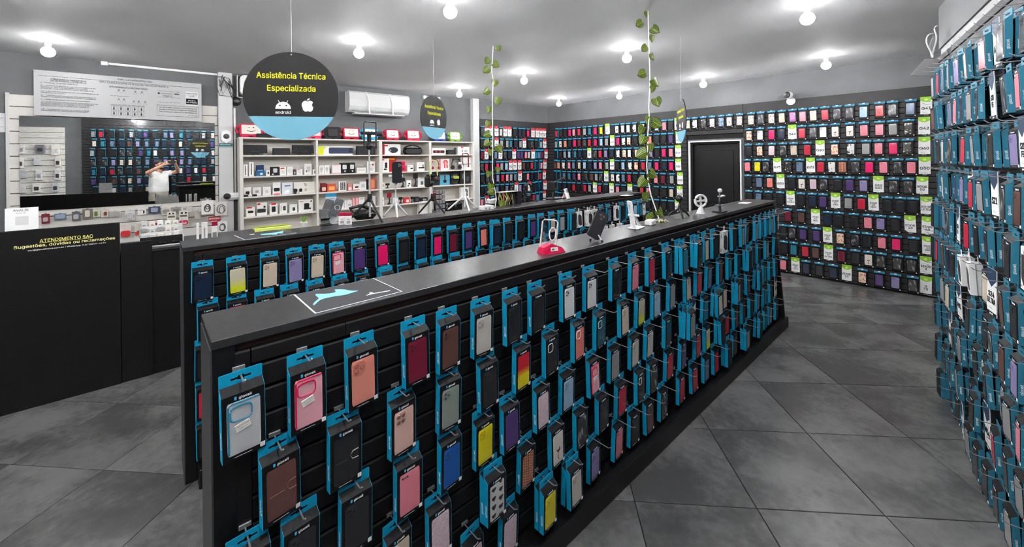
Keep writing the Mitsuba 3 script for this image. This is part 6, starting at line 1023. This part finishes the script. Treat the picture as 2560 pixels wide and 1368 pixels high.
for sx in (-1, 1): sh = sh-m3.Manifold.cube([.3, .5, .5], True).rotate([0, 0, sx*35]).translate([sx*.42, -.36, 1.43])
def cloth(mf, name, mat, e=.018):
    tm = organic(mf, e, 5); put(ppl+'__'+name, mikit.ply((np.array(tm.vertices), np.array(tm.faces)), mat, True))
cloth(sh, 't_shirt', 'cloth_white')
so = hull(((.11,Y,.99), .099), ((-.11,Y,.99), .099), ((.11,Y,.86), .10), ((-.11,Y,.86), .10))
for sx in (-1, 1): so = so+limb(((sx*.1,Y,.92), .1), ((sx*.115,Y+.005,.56), .085))
so = so-m3.Manifold.cube([1, 1, .3], True).translate([0, Y, .38]); cloth(so, 'shorts', 'cloth_beige')
hr = hull(((0,-.445,1.675), .092), ((0,-.465,1.68), .092), ((0,-.47,1.63), .08))-m3.Manifold.cube([.4, .2, .3], True).rotate([-25, 0, 0]).translate([0, -.295, 1.6]); cloth(hr, 'hair', 'hair_dark', .012)
for sx in (-1, 1):
    put(ppl+'__body__eye', MB().ball((sx*.032, -.352, 1.652), .011, (236,232,228), 2).ball((sx*.032, -.3435, 1.652), .0052, (40,30,26), 1).ply('vc_gloss', True)); put(ppl+'__body__eyebrow', MB().tube([(sx*.018, -.346, 1.672), (sx*.034, -.343, 1.677), (sx*.05, -.352, 1.672)], .004, (34,28,26), 6).ply('vc_matte'))
    cloth(hull(((sx*.11,Y-.03,.05), .045), ((sx*.11,Y+.10,.03), .034), ((sx*.115,Y+.06,.035), .04))-m3.Manifold.cube([1, 1, .2], True).translate([0, Y, -.1]), 'shoe', 'black_plastic', .012)
put(ppl+'__body__mouth', MB().tube([(-.022, -.350, 1.588), (0, -.3435, 1.585), (.022, -.350, 1.588)], .0042, (150,86,80), 6).ply('vc_matte')); put(ppl+'__body__beard', mikit.ply((lambda tm: (np.array(tm.vertices), np.array(tm.faces)))(organic(hull(((0,-.383,1.567), .044), ((.04,-.41,1.59), .03), ((-.04,-.41,1.59), .03))-m3.Manifold.cube([.2, .1, .06], True).translate([0, -.33, 1.603]), .01, 3)), 'hair_dark', True))
put(ppl+'__body__watch', MB().tube([(-.165+.031*math.cos(a)*.7, -.16+.031*math.cos(a)*.7, 1.635+.036*math.sin(a)) for a in np.linspace(0, 2*math.pi, 17)], .006, (30,30,32), 6).ply('vc_print')); labels[ppl+'__body__watch'] = {'label': 'dark wrist watch'}
ph = thing('phone', 'phone held up in both hands by the man in the white t-shirt', 'phone'); put(ph+'__body', MB().rrect(0, 1.70, .16, .076, .011, -.052, -.044, (40,40,44)).xf(mi.ScalarTransform4f()).ply('vc_gloss')); put(ph+'__camera', MB().rrect(-.06, 1.70, .03, .034, .007, -.044, -.0415, (24,24,26)).ply('vc_gloss'))
